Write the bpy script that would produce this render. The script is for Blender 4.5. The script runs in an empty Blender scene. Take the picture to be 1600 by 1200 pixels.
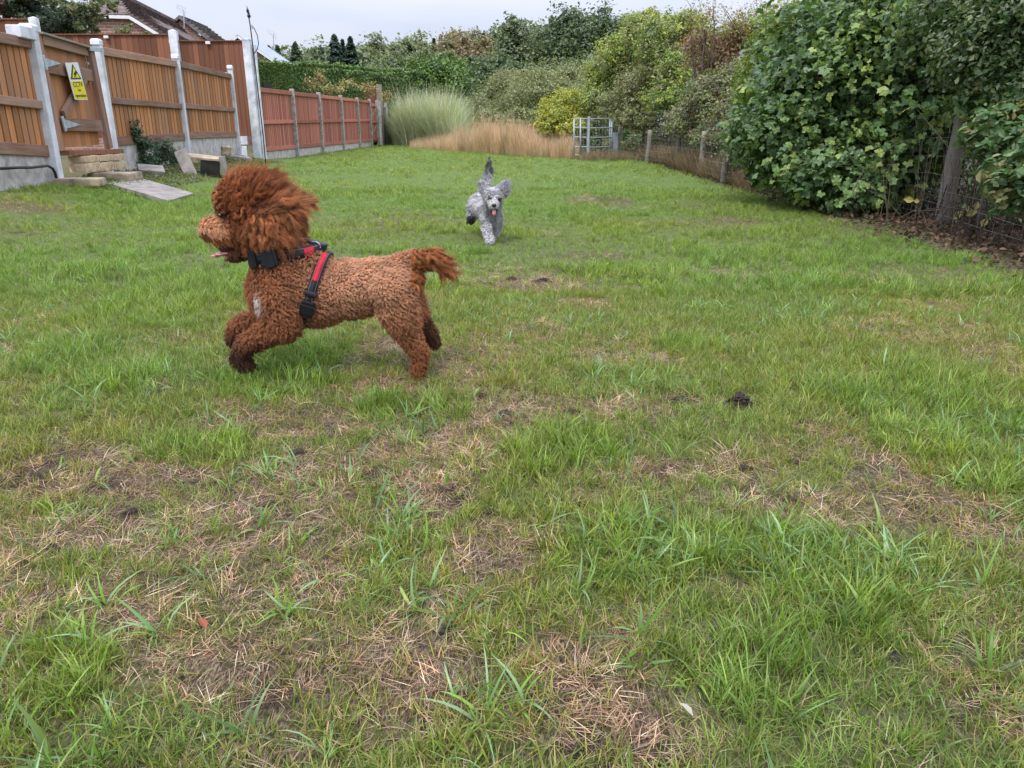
import bpy, bmesh, math, random
import numpy as np
from mathutils import Vector, Matrix, noise
from mathutils.bvhtree import BVHTree
from mathutils.kdtree import KDTree

random.seed(7)
rng = np.random.default_rng(11)
S = bpy.context.scene
COL = S.collection
R = math.radians

# ------------------------------------------------------------------ camera, sky, sun, exposure
H = 0.90
PITCH = math.atan(1 / 3)
cam_d = bpy.data.cameras.new('camera')
cam = bpy.data.objects.new('camera', cam_d)
COL.objects.link(cam)
cam.location = (0, 0, H)
cam.rotation_euler = (math.pi / 2 - PITCH, 0, 0)
cam_d.sensor_width = 36.0
cam_d.lens = 36.0 * 1200 / 1600
cam_d.clip_start = 0.05
cam_d.clip_end = 5000
S.camera = cam

SUN_EL, SUN_AZ = R(58), R(200)
w = bpy.data.worlds.new('World')
S.world = w
w.use_nodes = True
nt = w.node_tree
nt.nodes.clear()
out = nt.nodes.new('ShaderNodeOutputWorld')
bg = nt.nodes.new('ShaderNodeBackground')
bg.inputs['Strength'].default_value = 0.10
sky = nt.nodes.new('ShaderNodeTexSky')
sky.sky_type = 'NISHITA'
sky.sun_disc = False
sky.sun_elevation = SUN_EL
sky.sun_rotation = SUN_AZ
# overcast layer: luminance grows towards the zenith (CIE overcast sky), soft cloud noise
tc = nt.nodes.new('ShaderNodeTexCoord')
sep = nt.nodes.new('ShaderNodeSeparateXYZ')
nt.links.new(tc.outputs['Generated'], sep.inputs[0])
mr = nt.nodes.new('ShaderNodeMapRange')
mr.inputs['From Min'].default_value = 0.0
mr.inputs['From Max'].default_value = 1.0
mr.inputs['To Min'].default_value = 4.1
mr.inputs['To Max'].default_value = 19.0
nt.links.new(sep.outputs['Z'], mr.inputs['Value'])
mp = nt.nodes.new('ShaderNodeMapping')
mp.inputs['Scale'].default_value = (1.6, 1.6, 7.0)
nt.links.new(tc.outputs['Generated'], mp.inputs[0])
nz = nt.nodes.new('ShaderNodeTexNoise')
nz.inputs['Scale'].default_value = 1.4
nz.inputs['Detail'].default_value = 4
nt.links.new(mp.outputs[0], nz.inputs['Vector'])
cr = nt.nodes.new('ShaderNodeValToRGB')
cr.color_ramp.elements[0].position = 0.36
cr.color_ramp.elements[0].color = (0.70, 0.79, 1.02, 1)
cr.color_ramp.elements[1].position = 0.66
cr.color_ramp.elements[1].color = (0.94, 0.97, 1.10, 1)
nt.links.new(nz.outputs['Fac'], cr.inputs['Fac'])
mul = nt.nodes.new('ShaderNodeVectorMath')
mul.operation = 'SCALE'
nt.links.new(cr.outputs['Color'], mul.inputs[0])
nt.links.new(mr.outputs['Result'], mul.inputs['Scale'])
mixs = nt.nodes.new('ShaderNodeMix')
mixs.data_type = 'RGBA'
mixs.inputs['Factor'].default_value = 0.93
nt.links.new(sky.outputs[0], mixs.inputs['A'])
nt.links.new(mul.outputs[0], mixs.inputs['B'])
nt.links.new(mixs.outputs['Result'], bg.inputs['Color'])
nt.links.new(bg.outputs[0], out.inputs[0])

sun_d = bpy.data.lights.new('sun', 'SUN')
sun_d.energy = 1.5
sun_d.angle = R(10)
sun_d.color = (1.0, 0.96, 0.9)
sun = bpy.data.objects.new('sun', sun_d)
COL.objects.link(sun)
# direction towards the sun: behind the camera's left shoulder, high
sd = Vector((math.sin(SUN_AZ) * math.cos(SUN_EL), math.cos(SUN_AZ) * math.cos(SUN_EL), math.sin(SUN_EL)))
sun.rotation_euler = sd.to_track_quat('Z', 'Y').to_euler()

S.view_settings.view_transform = 'Standard'
S.view_settings.look = 'None'
S.view_settings.exposure = 0.68
S.view_settings.gamma = 1.0
S.view_settings.use_curve_mapping = False
S.render.engine = 'CYCLES'
S.cycles.max_bounces = 6
S.cycles.diffuse_bounces = 3
S.cycles.glossy_bounces = 2
S.cycles.transmission_bounces = 3
S.cycles.transparent_max_bounces = 6
S.cycles.use_denoising = True

# ------------------------------------------------------------------ helpers
SP, CP = math.sin(PITCH), math.cos(PITCH)
def ray(x, y):
    return Vector(((x - 800), CP * 1200 + SP * (600 - y), -SP * 1200 + CP * (600 - y)))
def P(x, y, Y):            # surveyed point: bearing from the photograph, distance Y in metres
    d = ray(x, y)
    return Vector((0, 0, H)) + d * (Y / d.y)
def G(x, y, z=0.0):        # surveyed point on the ground
    d = ray(x, y)
    return Vector((0, 0, H)) + d * ((z - H) / d.z)

def tag(o, label=None, cat=None, group=None, kind=None):
    if label: o['label'] = label
    if cat: o['category'] = cat
    if group: o['group'] = group
    if kind: o['kind'] = kind
    return o
def empty(name, loc, label, cat, group=None, rz=0.0):
    o = bpy.data.objects.new(name, None)
    o.empty_display_size = 0.1
    o.location = loc
    o.rotation_euler = (0, 0, rz)
    COL.objects.link(o)
    return tag(o, label, cat, group)
def link(name, me, parent=None, mat=None, loc=None, rot=None, scale=None):
    o = bpy.data.objects.new(name, me)
    COL.objects.link(o)
    if mat is not None and len(me.materials) == 0:
        me.materials.append(mat)
    if parent is not None:
        o.parent = parent
        # geometry is given in world space: undo the parent's offset
        if loc is None:
            o.matrix_parent_inverse = parent_inv(parent)
    if loc is not None: o.location = loc
    if rot is not None: o.rotation_euler = rot
    if scale is not None: o.scale = scale
    return o
def parent_inv(p):
    m = Matrix.Identity(4)
    chain = []
    while p is not None:
        chain.append(p); p = p.parent
    for q in reversed(chain):
        m = m @ (q.matrix_parent_inverse @ q.matrix_basis if q.parent else q.matrix_basis)
    return m.inverted()
def link_w(name, me, parent, mat, mw):
    """link with world matrix mw under parent"""
    o = bpy.data.objects.new(name, me)
    COL.objects.link(o)
    if mat is not None and len(me.materials) == 0: me.materials.append(mat)
    if parent is not None:
        o.parent = parent
        o.matrix_parent_inverse = parent_inv(parent)
    o.matrix_basis = mw
    return o

class MB:
    def __init__(s): s.v = []; s.f = []
    def add(s, v, f):
        n = len(s.v); s.v += [tuple(p) for p in v]; s.f += [tuple(i + n for i in q) for q in f]; return s
    def box(s, c, h, M=None):
        v = [Vector((x * h[0], y * h[1], z * h[2])) for x in (-1, 1) for y in (-1, 1) for z in (-1, 1)]
        if M is not None: v = [M @ p for p in v]
        v = [p + Vector(c) for p in v]
        return s.add(v, [(0, 1, 3, 2), (4, 6, 7, 5), (0, 4, 5, 1), (2, 3, 7, 6), (0, 2, 6, 4), (1, 5, 7, 3)])
    def beam(s, a, b, w_, t, up=Vector((0, 0, 1))):
        a, b = Vector(a), Vector(b); d = (b - a)
        L = d.length; d.normalize()
        sd_ = d.cross(up)
        if sd_.length < 1e-4: sd_ = d.cross(Vector((0, 1, 0)))
        sd_.normalize(); u = sd_.cross(d).normalized()
        M = Matrix((d, sd_, u)).transposed()
        return s.box((a + b) / 2, (L / 2, t / 2, w_ / 2), M)
    def tube(s, pts, rad, n=6, cap=True):
        pts = [Vector(p) for p in pts]
        if not hasattr(rad, '__len__'): rad = [rad] * len(pts)
        base = len(s.v); prev = None
        for i, p in enumerate(pts):
            d = (pts[min(i + 1, len(pts) - 1)] - pts[max(i - 1, 0)])
            if d.length < 1e-9: d = Vector((0, 0, 1))
            d.normalize()
            if prev is None:
                a = d.orthogonal().normalized()
            else:
                a = (prev - d * prev.dot(d))
                a = a.normalized() if a.length > 1e-6 else d.orthogonal().normalized()
            prev = a; b = d.cross(a)
            for k in range(n):
                t = 2 * math.pi * k / n
                s.v.append(tuple(p + (a * math.cos(t) + b * math.sin(t)) * rad[i]))
        for i in range(len(pts) - 1):
            for k in range(n):
                k2 = (k + 1) % n
                s.f.append((base + i * n + k, base + i * n + k2, base + (i + 1) * n + k2, base + (i + 1) * n + k))
        if cap:
            s.f.append(tuple(base + k for k in reversed(range(n))))
            s.f.append(tuple(base + (len(pts) - 1) * n + k for k in range(n)))
        return s
    def mesh(s, name, smooth=False):
        me = bpy.data.meshes.new(name)
        me.from_pydata(s.v, [], s.f); me.update()
        if smooth: me.polygons.foreach_set('use_smooth', [True] * len(me.polygons))
        return me
    def build(s, name, mat, parent=None, smooth=False, bevel=0):
        o = link(name, s.mesh(name, smooth), parent, mat)
        if bevel:
            b = o.modifiers.new('b', 'BEVEL'); b.width = bevel; b.segments = 2; b.limit_method = 'ANGLE'
        return o

# ------------------------------------------------------------------ materials
def mat_new(name):
    m = bpy.data.materials.new(name); m.use_nodes = True
    n = m.node_tree; b = n.nodes['Principled BSDF']
    return m, n, b
def nd(n, t, **kw):
    x = n.nodes.new(t)
    for k, v in kw.items(): setattr(x, k, v)
    return x
def ramp(n, fac, stops):
    r = nd(n, 'ShaderNodeValToRGB')
    e = r.color_ramp.elements
    while len(e) < len(stops): e.new(0.5)
    for i, (p, c) in enumerate(stops):
        e[i].position = p; e[i].color = (c[0], c[1], c[2], 1)
    n.links.new(fac, r.inputs['Fac']); return r.outputs['Color']
def mixc(n, fac, a, b, mode='MIX'):
    m = nd(n, 'ShaderNodeMix', data_type='RGBA', blend_type=mode)
    if isinstance(fac, (int, float)): m.inputs['Factor'].default_value = fac
    else: n.links.new(fac, m.inputs['Factor'])
    for k, v in (('A', a), ('B', b)):
        if isinstance(v, (tuple, list)): m.inputs[k].default_value = (v[0], v[1], v[2], 1)
        else: n.links.new(v, m.inputs[k])
    return m.outputs['Result']
def noise_n(n, vec, scale, detail=4, rough=0.55, dist=0.0):
    x = nd(n, 'ShaderNodeTexNoise')
    x.inputs['Scale'].default_value = scale; x.inputs['Detail'].default_value = detail
    x.inputs['Roughness'].default_value = rough; x.inputs['Distortion'].default_value = dist
    if vec is not None: n.links.new(vec, x.inputs['Vector'])
    return x.outputs['Fac']
def math_n(n, op, a, b=None, clamp=False):
    m = nd(n, 'ShaderNodeMath', operation=op); m.use_clamp = clamp
    for i, v in enumerate((a, b)):
        if v is None: continue
        if isinstance(v, (int, float)): m.inputs[i].default_value = v
        else: n.links.new(v, m.inputs[i])
    return m.outputs[0]
def bump(n, b, h, strength=0.4, dist=0.01):
    x = nd(n, 'ShaderNodeBump'); x.inputs['Strength'].default_value = strength; x.inputs['Distance'].default_value = dist
    n.links.new(h, x.inputs['Height']); n.links.new(x.outputs[0], b.inputs['Normal'])
def objvec(n, scale=(1, 1, 1), rand=False):
    t = nd(n, 'ShaderNodeTexCoord'); m = nd(n, 'ShaderNodeMapping'); m.inputs['Scale'].default_value = scale
    n.links.new(t.outputs['Object'], m.inputs['Vector'])
    if rand:
        oi = nd(n, 'ShaderNodeObjectInfo'); k = math_n(n, 'MULTIPLY', oi.outputs['Random'], 37.0)
        c = nd(n, 'ShaderNodeCombineXYZ')
        for i in range(3): n.links.new(k, c.inputs[i])
        n.links.new(c.outputs[0], m.inputs['Location'])
    return m.outputs[0]

def m_plain(name, col, rough=0.7, metal=0.0, var=0.15, scale=8, bmp=0.2, spec=0.3):
    m, n, b = mat_new(name)
    v = objvec(n); f = noise_n(n, v, scale, 6, 0.6)
    lo = tuple(max(0, c * (1 - var * 2)) for c in col); hi = tuple(min(1, c * (1 + var)) for c in col)
    n.links.new(ramp(n, f, [(0.3, lo), (0.62, hi)]), b.inputs['Base Color'])
    b.inputs['Roughness'].default_value = rough; b.inputs['Metallic'].default_value = metal
    b.inputs['Specular IOR Level'].default_value = spec
    if bmp: bump(n, b, noise_n(n, v, scale * 6, 5), bmp, 0.004)
    return m

def m_wood(name, dark, mid, light, grain=(30, 30, 1.2), rough=0.75, weather=None):
    m, n, b = mat_new(name)
    v = objvec(n, grain, True)
    f1 = noise_n(n, v, 1.0, 7, 0.65, 0.6)
    v2 = objvec(n, (3, 3, 0.7), True)
    f2 = noise_n(n, v2, 1.4, 3, 0.5)
    oi = nd(n, 'ShaderNodeObjectInfo')
    c = ramp(n, f1, [(0.3, dark), (0.5, mid), (0.72, light)])
    c = mixc(n, math_n(n, 'MULTIPLY', f2, 0.55), c, mid)
    hs = nd(n, 'ShaderNodeHueSaturation')
    n.links.new(math_n(n, 'ADD', math_n(n, 'MULTIPLY', oi.outputs['Random'], 0.6), 0.68), hs.inputs['Value'])
    n.links.new(math_n(n, 'ADD', math_n(n, 'MULTIPLY', f2, 0.4), 0.78), hs.inputs['Saturation'])
    n.links.new(c, hs.inputs['Color'])
    c = hs.outputs['Color']
    if weather:
        g = nd(n, 'ShaderNodeNewGeometry')
        f3 = noise_n(n, g.outputs['Position'], 1.3, 4, 0.6)
        c = mixc(n, ramp(n, f3, [(0.45, (0, 0, 0)), (0.75, (0.7, 0.7, 0.7))]), c, weather)
    n.links.new(c, b.inputs['Base Color'])
    b.inputs['Roughness'].default_value = rough; b.inputs['Specular IOR Level'].default_value = 0.25
    bump(n, b, f1, 0.35, 0.004)
    return m

def m_leaf(name, rough=0.45, trans=0.3, spec=0.5, sat=1.0):
    m, n, b = mat_new(name)
    a = nd(n, 'ShaderNodeAttribute', attribute_name='Col')
    b.inputs['Roughness'].default_value = rough
    b.inputs['Specular IOR Level'].default_value = spec
    n.links.new(a.outputs['Color'], b.inputs['Base Color'])
    tr = nd(n, 'ShaderNodeBsdfTranslucent')
    tcx = mixc(n, 1.0, a.outputs['Color'], (1.5, 1.5, 0.7), 'MULTIPLY')
    n.links.new(tcx, tr.inputs['Color'])
    mx = nd(n, 'ShaderNodeMixShader'); mx.inputs[0].default_value = trans
    n.links.new(b.outputs[0], mx.inputs[1]); n.links.new(tr.outputs[0], mx.inputs[2])
    n.links.new(mx.outputs[0], n.nodes['Material Output'].inputs['Surface'])
    return m

M = {}
M['leaf'] = m_leaf('leaf_foliage')
M['leaf_gloss'] = m_leaf('leaf_glossy', 0.42, 0.22, 0.4)
M['leaf_dry'] = m_leaf('leaf_dry', 0.7, 0.15, 0.2)
M['bark'] = m_plain('bark', (0.14, 0.11, 0.085), 0.9, var=0.3, scale=14, bmp=0.6)
M['bark_pale'] = m_plain('bark_pale', (0.42, 0.38, 0.32), 0.85, var=0.3, scale=10, bmp=0.4)
M['twig'] = m_plain('twig', (0.095, 0.07, 0.05), 0.9, var=0.3, scale=10, bmp=0)
M['orange_wood'] = m_wood('fence_cedar', (0.15, 0.05, 0.018), (0.46, 0.19, 0.07), (0.66, 0.34, 0.15), weather=(0.30, 0.19, 0.13))
M['rail_wood'] = m_wood('rail_wood', (0.14, 0.065, 0.04), (0.30, 0.16, 0.105), (0.44, 0.27, 0.19), grain=(1.2, 30, 30), weather=(0.3, 0.22, 0.18))
M['dark_wood'] = m_wood('tall_fence_wood', (0.10, 0.038, 0.02), (0.21, 0.085, 0.045), (0.30, 0.14, 0.08))
M['red_wood'] = m_wood('red_stained_wood', (0.22, 0.07, 0.045), (0.42, 0.15, 0.10), (0.55, 0.24, 0.17))
M['grey_wood'] = m_wood('grey_wood', (0.16, 0.13, 0.11), (0.28, 0.24, 0.2), (0.4, 0.36, 0.31))
M['white_paint'] = m_plain('white_painted_post', (0.64, 0.66, 0.70), 0.6, var=0.16, scale=4, bmp=0.15)
M['concrete'] = m_plain('concrete', (0.50, 0.47, 0.43), 0.9, var=0.2, scale=7, bmp=0.5)
M['concrete_post'] = m_plain('concrete_post', (0.36, 0.34, 0.31), 0.9, var=0.25, scale=9, bmp=0.4)
M['stone'] = m_plain('sandstone', (0.36, 0.29, 0.20), 0.9, var=0.28, scale=6, bmp=0.7)
M['stone_warm'] = m_plain('cream_stone', (0.55, 0.42, 0.27), 0.9, var=0.2, scale=9, bmp=0.8)
M['slab'] = m_plain('paving_slab', (0.27, 0.24, 0.22), 0.85, var=0.2, scale=6, bmp=0.3)
M['white_board'] = m_plain('white_fascia', (0.75, 0.75, 0.76), 0.5, var=0.05, bmp=0)
M['galv'] = m_plain('galvanised_steel', (0.50, 0.55, 0.60), 0.45, 0.55, var=0.15, scale=12, bmp=0.1)
M['gate_metal'] = m_plain('gate_metal', (0.40, 0.44, 0.49), 0.5, 0.3, var=0.12, scale=5, bmp=0)
M['iron'] = m_plain('black_iron', (0.035, 0.035, 0.035), 0.5, 0.3, bmp=0)
M['hose'] = m_plain('black_hose', (0.02, 0.02, 0.02), 0.4, bmp=0)
M['tile'] = m_plain('roof_tile', (0.14, 0.10, 0.09), 0.85, var=0.35, scale=3, bmp=0.3)
M['tile_grey'] = m_plain('roof_tile_grey', (0.19, 0.17, 0.16), 0.85, var=0.3, scale=3, bmp=0.3)
M['sky_sheen_roof'] = m_plain('pale_roof', (0.27, 0.30, 0.36), 0.3, var=0.05, bmp=0, spec=0.8)  # pale base colour carries the sky reflected on the far roof
M['wirem'] = m_plain('fence_wire', (0.33, 0.32, 0.31), 0.5, 0.6, bmp=0)
M['oldpost'] = m_wood('weathered_post', (0.15, 0.13, 0.11), (0.25, 0.22, 0.18), (0.34, 0.30, 0.25), grain=(20, 20, 1.5))
M['black_block'] = m_plain('rough_black', (0.02, 0.018, 0.016), 0.8, bmp=0.5)  # near-black, for the face of the trough
# brick
m, n, b = mat_new('brick_wall')
v = objvec(n)
br = nd(n, 'ShaderNodeTexBrick')
mpx = nd(n, 'ShaderNodeMapping'); mpx.inputs['Rotation'].default_value = (math.pi / 2, 0, 0)
n.links.new(v, mpx.inputs[0]); n.links.new(mpx.outputs[0], br.inputs['Vector'])
br.inputs['Color1'].default_value = (0.36, 0.15, 0.10, 1); br.inputs['Color2'].default_value = (0.24, 0.11, 0.08, 1)
br.inputs['Mortar'].default_value = (0.42, 0.36, 0.31, 1)
br.inputs['Scale'].default_value = 1.0; br.inputs['Mortar Size'].default_value = 0.02
br.inputs['Brick Width'].default_value = 0.34; br.inputs['Row Height'].default_value = 0.115
n.links.new(mixc(n, 0.3, br.outputs['Color'], ramp(n, noise_n(n, v, 1.5), [(0.3, (0.18, 0.1, 0.07)), (0.7, (0.45, 0.25, 0.18))])), b.inputs['Base Color'])
b.inputs['Roughness'].default_value = 0.9
M['brick'] = m

# ------------------------------------------------------------------ ground shape
def smooth(a, b, x):
    t = np.clip((x - a) / (b - a), 0, 1); return t * t * (3 - 2 * t)
def vnoise(X, Y, s, seed=0):
    """cheap smooth value noise on arrays, 0..1"""
    r = np.random.default_rng(seed).random((256, 256))
    x = X / s; y = Y / s
    xi = np.floor(x).astype(int); yi = np.floor(y).astype(int)
    fx = x - xi; fy = y - yi; fx = fx * fx * (3 - 2 * fx); fy = fy * fy * (3 - 2 * fy)
    g = lambda i, j: r[i % 256, j % 256]
    return (g(xi, yi) * (1 - fx) + g(xi + 1, yi) * fx) * (1 - fy) + (g(xi, yi + 1) * (1 - fx) + g(xi + 1, yi + 1) * fx) * fy
def fbm(X, Y, s, seed=0, o=3):
    a = 0; k = 1; t = 0
    for i in range(o):
        a = a + k * vnoise(X, Y, s / 2 ** i, seed + i * 7); t += k; k *= 0.5
    return a / t
def fence_x(Y):            # near fence line, runs (-6.1,10) to (-7.6,22)
    return -4.91 - 0.12 * Y
def gz(X, Y):
    X = np.asarray(X, float); Y = np.asarray(Y, float)
    z = 0.022 * (fbm(X, Y, 1.1, 3) - 0.5) + 0.012 * (fbm(X, Y, 0.22, 5) - 0.5)
    d = X - fence_x(Y)     # distance to the near fence
    bank = (1 - smooth(0.1, 1.6, d)) * (1 - smooth(20.5, 22.5, Y))
    z = z + 0.20 * bank
    z = z + 0.6 * smooth(45, 140, Y) * 1.0
    return z

def ell(cx, cy, rx, ry):
    c = G(cx, cy); a = G(cx - rx, cy); t = G(cx, cy - ry); bt = G(cx, cy + ry)
    return (c.x, (t.y + bt.y) / 2, abs(c.x - a.x), abs(t.y - bt.y) / 2)
BARE = [(110, 740, 130, 45, .9), (240, 745, 110, 45, .9), (500, 735, 150, 38, .8), (420, 800, 150, 50, .8), (665, 775, 90, 50, .9),
        (600, 610, 90, 22, .8), (450, 665, 170, 30, .8), (620, 540, 60, 22, .9), (745, 560, 80, 28, .7), (150, 835, 120, 35, .8),
        (300, 860, 130, 26, .7), (755, 865, 80, 60, .8), (640, 1060, 120, 85, .9), (380, 1060, 130, 55, .8), (200, 1010, 90, 50, .6),
        (950, 1140, 120, 80, .9), (70, 960, 70, 40, .8), (900, 640, 60, 18, .7), (1010, 738, 130, 16, .8), (1165, 735, 50, 16, .8),
        (1385, 680, 45, 18, .8), (1450, 520, 140, 26, .5), (1560, 555, 60, 18, .6), (1350, 440, 60, 10, .5), (1480, 480, 60, 10, .6),
        (940, 315, 60, 10, .7), (1140, 345, 50, 7, .8), (860, 445, 75, 16, .55), (780, 440, 50, 8, .6), (640, 345, 50, 9, .5),
        (40, 340, 70, 9, .7), (210, 570, 45, 15, .8), (60, 740, 80, 40, .8), (1560, 1120, 70, 90, .6), (840, 520, 50, 18, .6),
        (1000, 1000, 60, 40, .5), (0, 860, 80, 60, .7), (1430, 800, 60, 30, .4), (1240, 700, 70, 20, .5), (700, 690, 60, 25, .8),
        (1065, 628, 40, 8, .9), (790, 648, 50, 16, .9), (915, 475, 45, 10, .7), (560, 720, 80, 30, .6), (200, 930, 80, 30, .6),
        (1330, 640, 50, 14, .5), (470, 900, 60, 30, .5), (880, 1050, 60, 50, .5), (1500, 960, 50, 30, .4), (520, 660, 100, 20, .7)]
LUSH = [(1330, 620, 90, 26), (1430, 690, 90, 34), (1540, 740, 90, 34), (600, 640, 40, 16), (690, 642, 48, 20), (310, 700, 80, 24), (250, 480, 130, 50), (200, 590, 60, 30),
        (420, 600, 110, 30), (900, 700, 100, 40), (1075, 545, 60, 14), (840, 720, 60, 30), (1480, 620, 110, 60), (100, 560, 70, 40), (1160, 1040, 130, 90),
        (1010, 870, 160, 60), (1330, 940, 130, 60), (470, 560, 60, 30), (60, 1080, 90, 80), (1200, 860, 150, 50)]
BAREW = [ell(*e[:4]) + (e[4],) for e in BARE]
LUSHW = [ell(*e) for e in LUSH]
def bareness(X, Y):
    X = np.asarray(X, float); Y = np.asarray(Y, float)
    wob = 0.75 + 0.6 * fbm(X, Y, 0.16, 21)
    b = np.zeros_like(X)
    for (cx, cy, rx, ry, s) in BAREW:
        d = np.sqrt(((X - cx) / (rx + .02)) ** 2 + ((Y - cy) / (ry + .03)) ** 2) * wob
        b = np.maximum(b, s * (1 - smooth(0.55, 1.25, d)))
    near = 1 - smooth(2.2, 5.0, Y)
    m = fbm(X + 5, Y + 2, 0.34, 41)
    b = np.maximum(b, near * 0.75 * smooth(0.50, 0.68, m))
    leftish = smooth(1.0, -0.6, X) if False else (1 - smooth(-0.6, 0.9, X))
    b = np.maximum(b, near * leftish * 0.65 * smooth(0.42, 0.6, fbm(X, Y, 0.25, 77)))
    far = smooth(3.0, 6.0, Y)
    b = np.maximum(b, far * 0.35 * smooth(0.64, 0.78, fbm(X, Y, 1.1, 91)))
    l = lush(X, Y)
    b = b * (1 - 0.85 * l)
    return b
def lush(X, Y):
    l = np.zeros_like(X)
    wob = 0.75 + 0.5 * fbm(X, Y, 0.2, 61)
    for (cx, cy, rx, ry) in LUSHW:
        d = np.sqrt(((X - cx) / (rx + .02)) ** 2 + ((Y - cy) / (ry + .03)) ** 2) * wob
        l = np.maximum(l, 1 - smooth(0.5, 1.15, d))
    return l
CLODS = [(1155, 634, 20, 1.3), (790, 650, 13, .7), (752, 622, 10, .7), (1065, 629, 17, .5), (1240, 722, 10, .6), (1236, 783, 8, .9), (1400, 1030, 12, .8),
         (205, 800, 10, .8), (80, 862, 11, .7), (465, 706, 12, .6), (1000, 690, 9, .4), (690, 985, 9, .5), (900, 1170, 10, .4), (1255, 660, 9, .5), (890, 648, 14, .5), (1165, 735, 14, .5),
         (850, 440, 14, .5), (770, 800, 10, .5), (690, 770, 12, .4), (420, 790, 10, .4), (1425, 790, 10, .5), (905, 790, 8, .5), (800, 437, 9, .5)]
CLODW = []
for (x, y, r_, hgt) in CLODS:
    g_ = G(x, y); CLODW.append((g_.x, g_.y, r_ * g_.y / 1140 * 1.0, hgt))
def clodz(X, Y):
    z = np.zeros_like(X)
    for (cx, cy, r_, hh) in CLODW:
        d = np.sqrt((X - cx) ** 2 + ((Y - cy)) ** 2) / r_
        z = np.maximum(z, hh * r_ * .55 * np.exp(-d * d * 1.6) * (0.7 + 0.6 * fbm(X, Y, 0.015, 13)))
    return z

def grid_mesh(name, xs, ys, zf):
    X, Y = np.meshgrid(xs, ys)
    Z = zf(X, Y)
    v = np.stack([X, Y, Z], -1).reshape(-1, 3)
    nx, ny = len(xs), len(ys)
    i = np.arange(nx - 1)[None, :] + nx * np.arange(ny - 1)[:, None]
    f = np.stack([i, i + 1, i + 1 + nx, i + nx], -1).reshape(-1, 4)
    return np_mesh(name, v, f)
def np_mesh(name, v, f, col=None, smooth_=True):
    me = bpy.data.meshes.new(name)
    nf, k = f.shape
    me.vertices.add(len(v)); me.vertices.foreach_set('co', np.ascontiguousarray(v, dtype=np.float32).ravel())
    me.loops.add(nf * k); me.loops.foreach_set('vertex_index', np.ascontiguousarray(f, dtype=np.int32).ravel())
    me.polygons.add(nf); me.polygons.foreach_set('loop_start', np.arange(0, nf * k, k, dtype=np.int32))
    me.polygons.foreach_set('use_smooth', np.full(nf, smooth_))
    if col is not None:
        a = me.attributes.new('Col', 'FLOAT_COLOR', 'POINT')
        c = np.ones((len(v), 4), np.float32); c[:, :3] = col; a.data.foreach_set('color', c.ravel())
    me.update(); me.validate()
    return me

# soil/thatch material
m, n, b = mat_new('soil_and_thatch')
g = nd(n, 'ShaderNodeNewGeometry'); pos = g.outputs['Position']
f1 = noise_n(n, pos, 55, 8, 0.7, 0.8); f2 = noise_n(n, pos, 6, 5, 0.6); f3 = noise_n(n, pos, 160, 4, 0.7)
vs = nd(n, 'ShaderNodeMapping'); vs.inputs['Scale'].default_value = (260, 40, 50); vs.inputs['Rotation'].default_value = (0, 0, 0.7)
n.links.new(pos, vs.inputs[0]); f4 = noise_n(n, vs.outputs[0], 1, 4, 0.6, 1.5)
c = ramp(n, f1, [(0.38, (0.022, 0.014, 0.010)), (0.54, (0.09, 0.058, 0.038)), (0.70, (0.26, 0.18, 0.12))])
c = mixc(n, ramp(n, f4, [(0.5, (0, 0, 0)), (0.62, (.8, .8, .8))]), c, (0.38, 0.28, 0.19))
a = nd(n, 'ShaderNodeAttribute', attribute_name='Col')
sx = nd(n, 'ShaderNodeSeparateColor'); n.links.new(a.outputs['Color'], sx.inputs[0])
green = ramp(n, f1, [(0.35, (0.06, 0.105, 0.022)), (0.65, (0.17, 0.26, 0.065))])
c = mixc(n, sx.outputs[1], c, green)
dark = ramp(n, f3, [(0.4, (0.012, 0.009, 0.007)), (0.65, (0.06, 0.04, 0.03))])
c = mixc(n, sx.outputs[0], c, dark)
n.links.new(c, b.inputs['Base Color']); b.inputs['Roughness'].default_value = 0.95; b.inputs['Specular IOR Level'].default_value = 0.15
bump(n, b, math_n(n, 'ADD', f1, f3), 0.9, 0.012)
M['soil'] = m

def ground_obj(name, xs, ys, label=None):
    X, Y = np.meshgrid(xs, ys)
    def zf(X, Y):
        z = gz(X, Y)
        return z + clodz(X, Y)
    me = grid_mesh(name, xs, ys, zf)
    cz = clodz(X, Y).ravel()
    bb = bareness(X, Y).ravel()
    rp = smooth(0.0015, 0.006, cz)
    rp = np.maximum(rp, 0.8 * smooth(0.62, 0.72, fbm(X, Y, 0.13, 55)).ravel() * bb)
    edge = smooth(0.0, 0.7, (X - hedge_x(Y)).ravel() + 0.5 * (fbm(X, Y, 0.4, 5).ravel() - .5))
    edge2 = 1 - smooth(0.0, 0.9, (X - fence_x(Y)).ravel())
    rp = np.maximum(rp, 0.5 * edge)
    gp = (1 - bb) * (0.4 + 0.5 * smooth(2, 12, Y.ravel())) * (1 - edge) * (1 - 0.7 * edge2)
    colr = np.stack([rp, gp, bb], -1)
    at = me.attributes.new('Col', 'FLOAT_COLOR', 'POINT')
    cc = np.ones((len(colr), 4), np.float32); cc[:, :3] = colr; at.data.foreach_set('color', cc.ravel())
    o = link(name, me, None, M['soil'])
    return tag(o, kind='structure')
def hedge_x(Y):            # edge of the lawn along the hedge
    return 3.25 + 0.03 * np.clip(np.asarray(Y, float) - 5, 0, 17)

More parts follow.
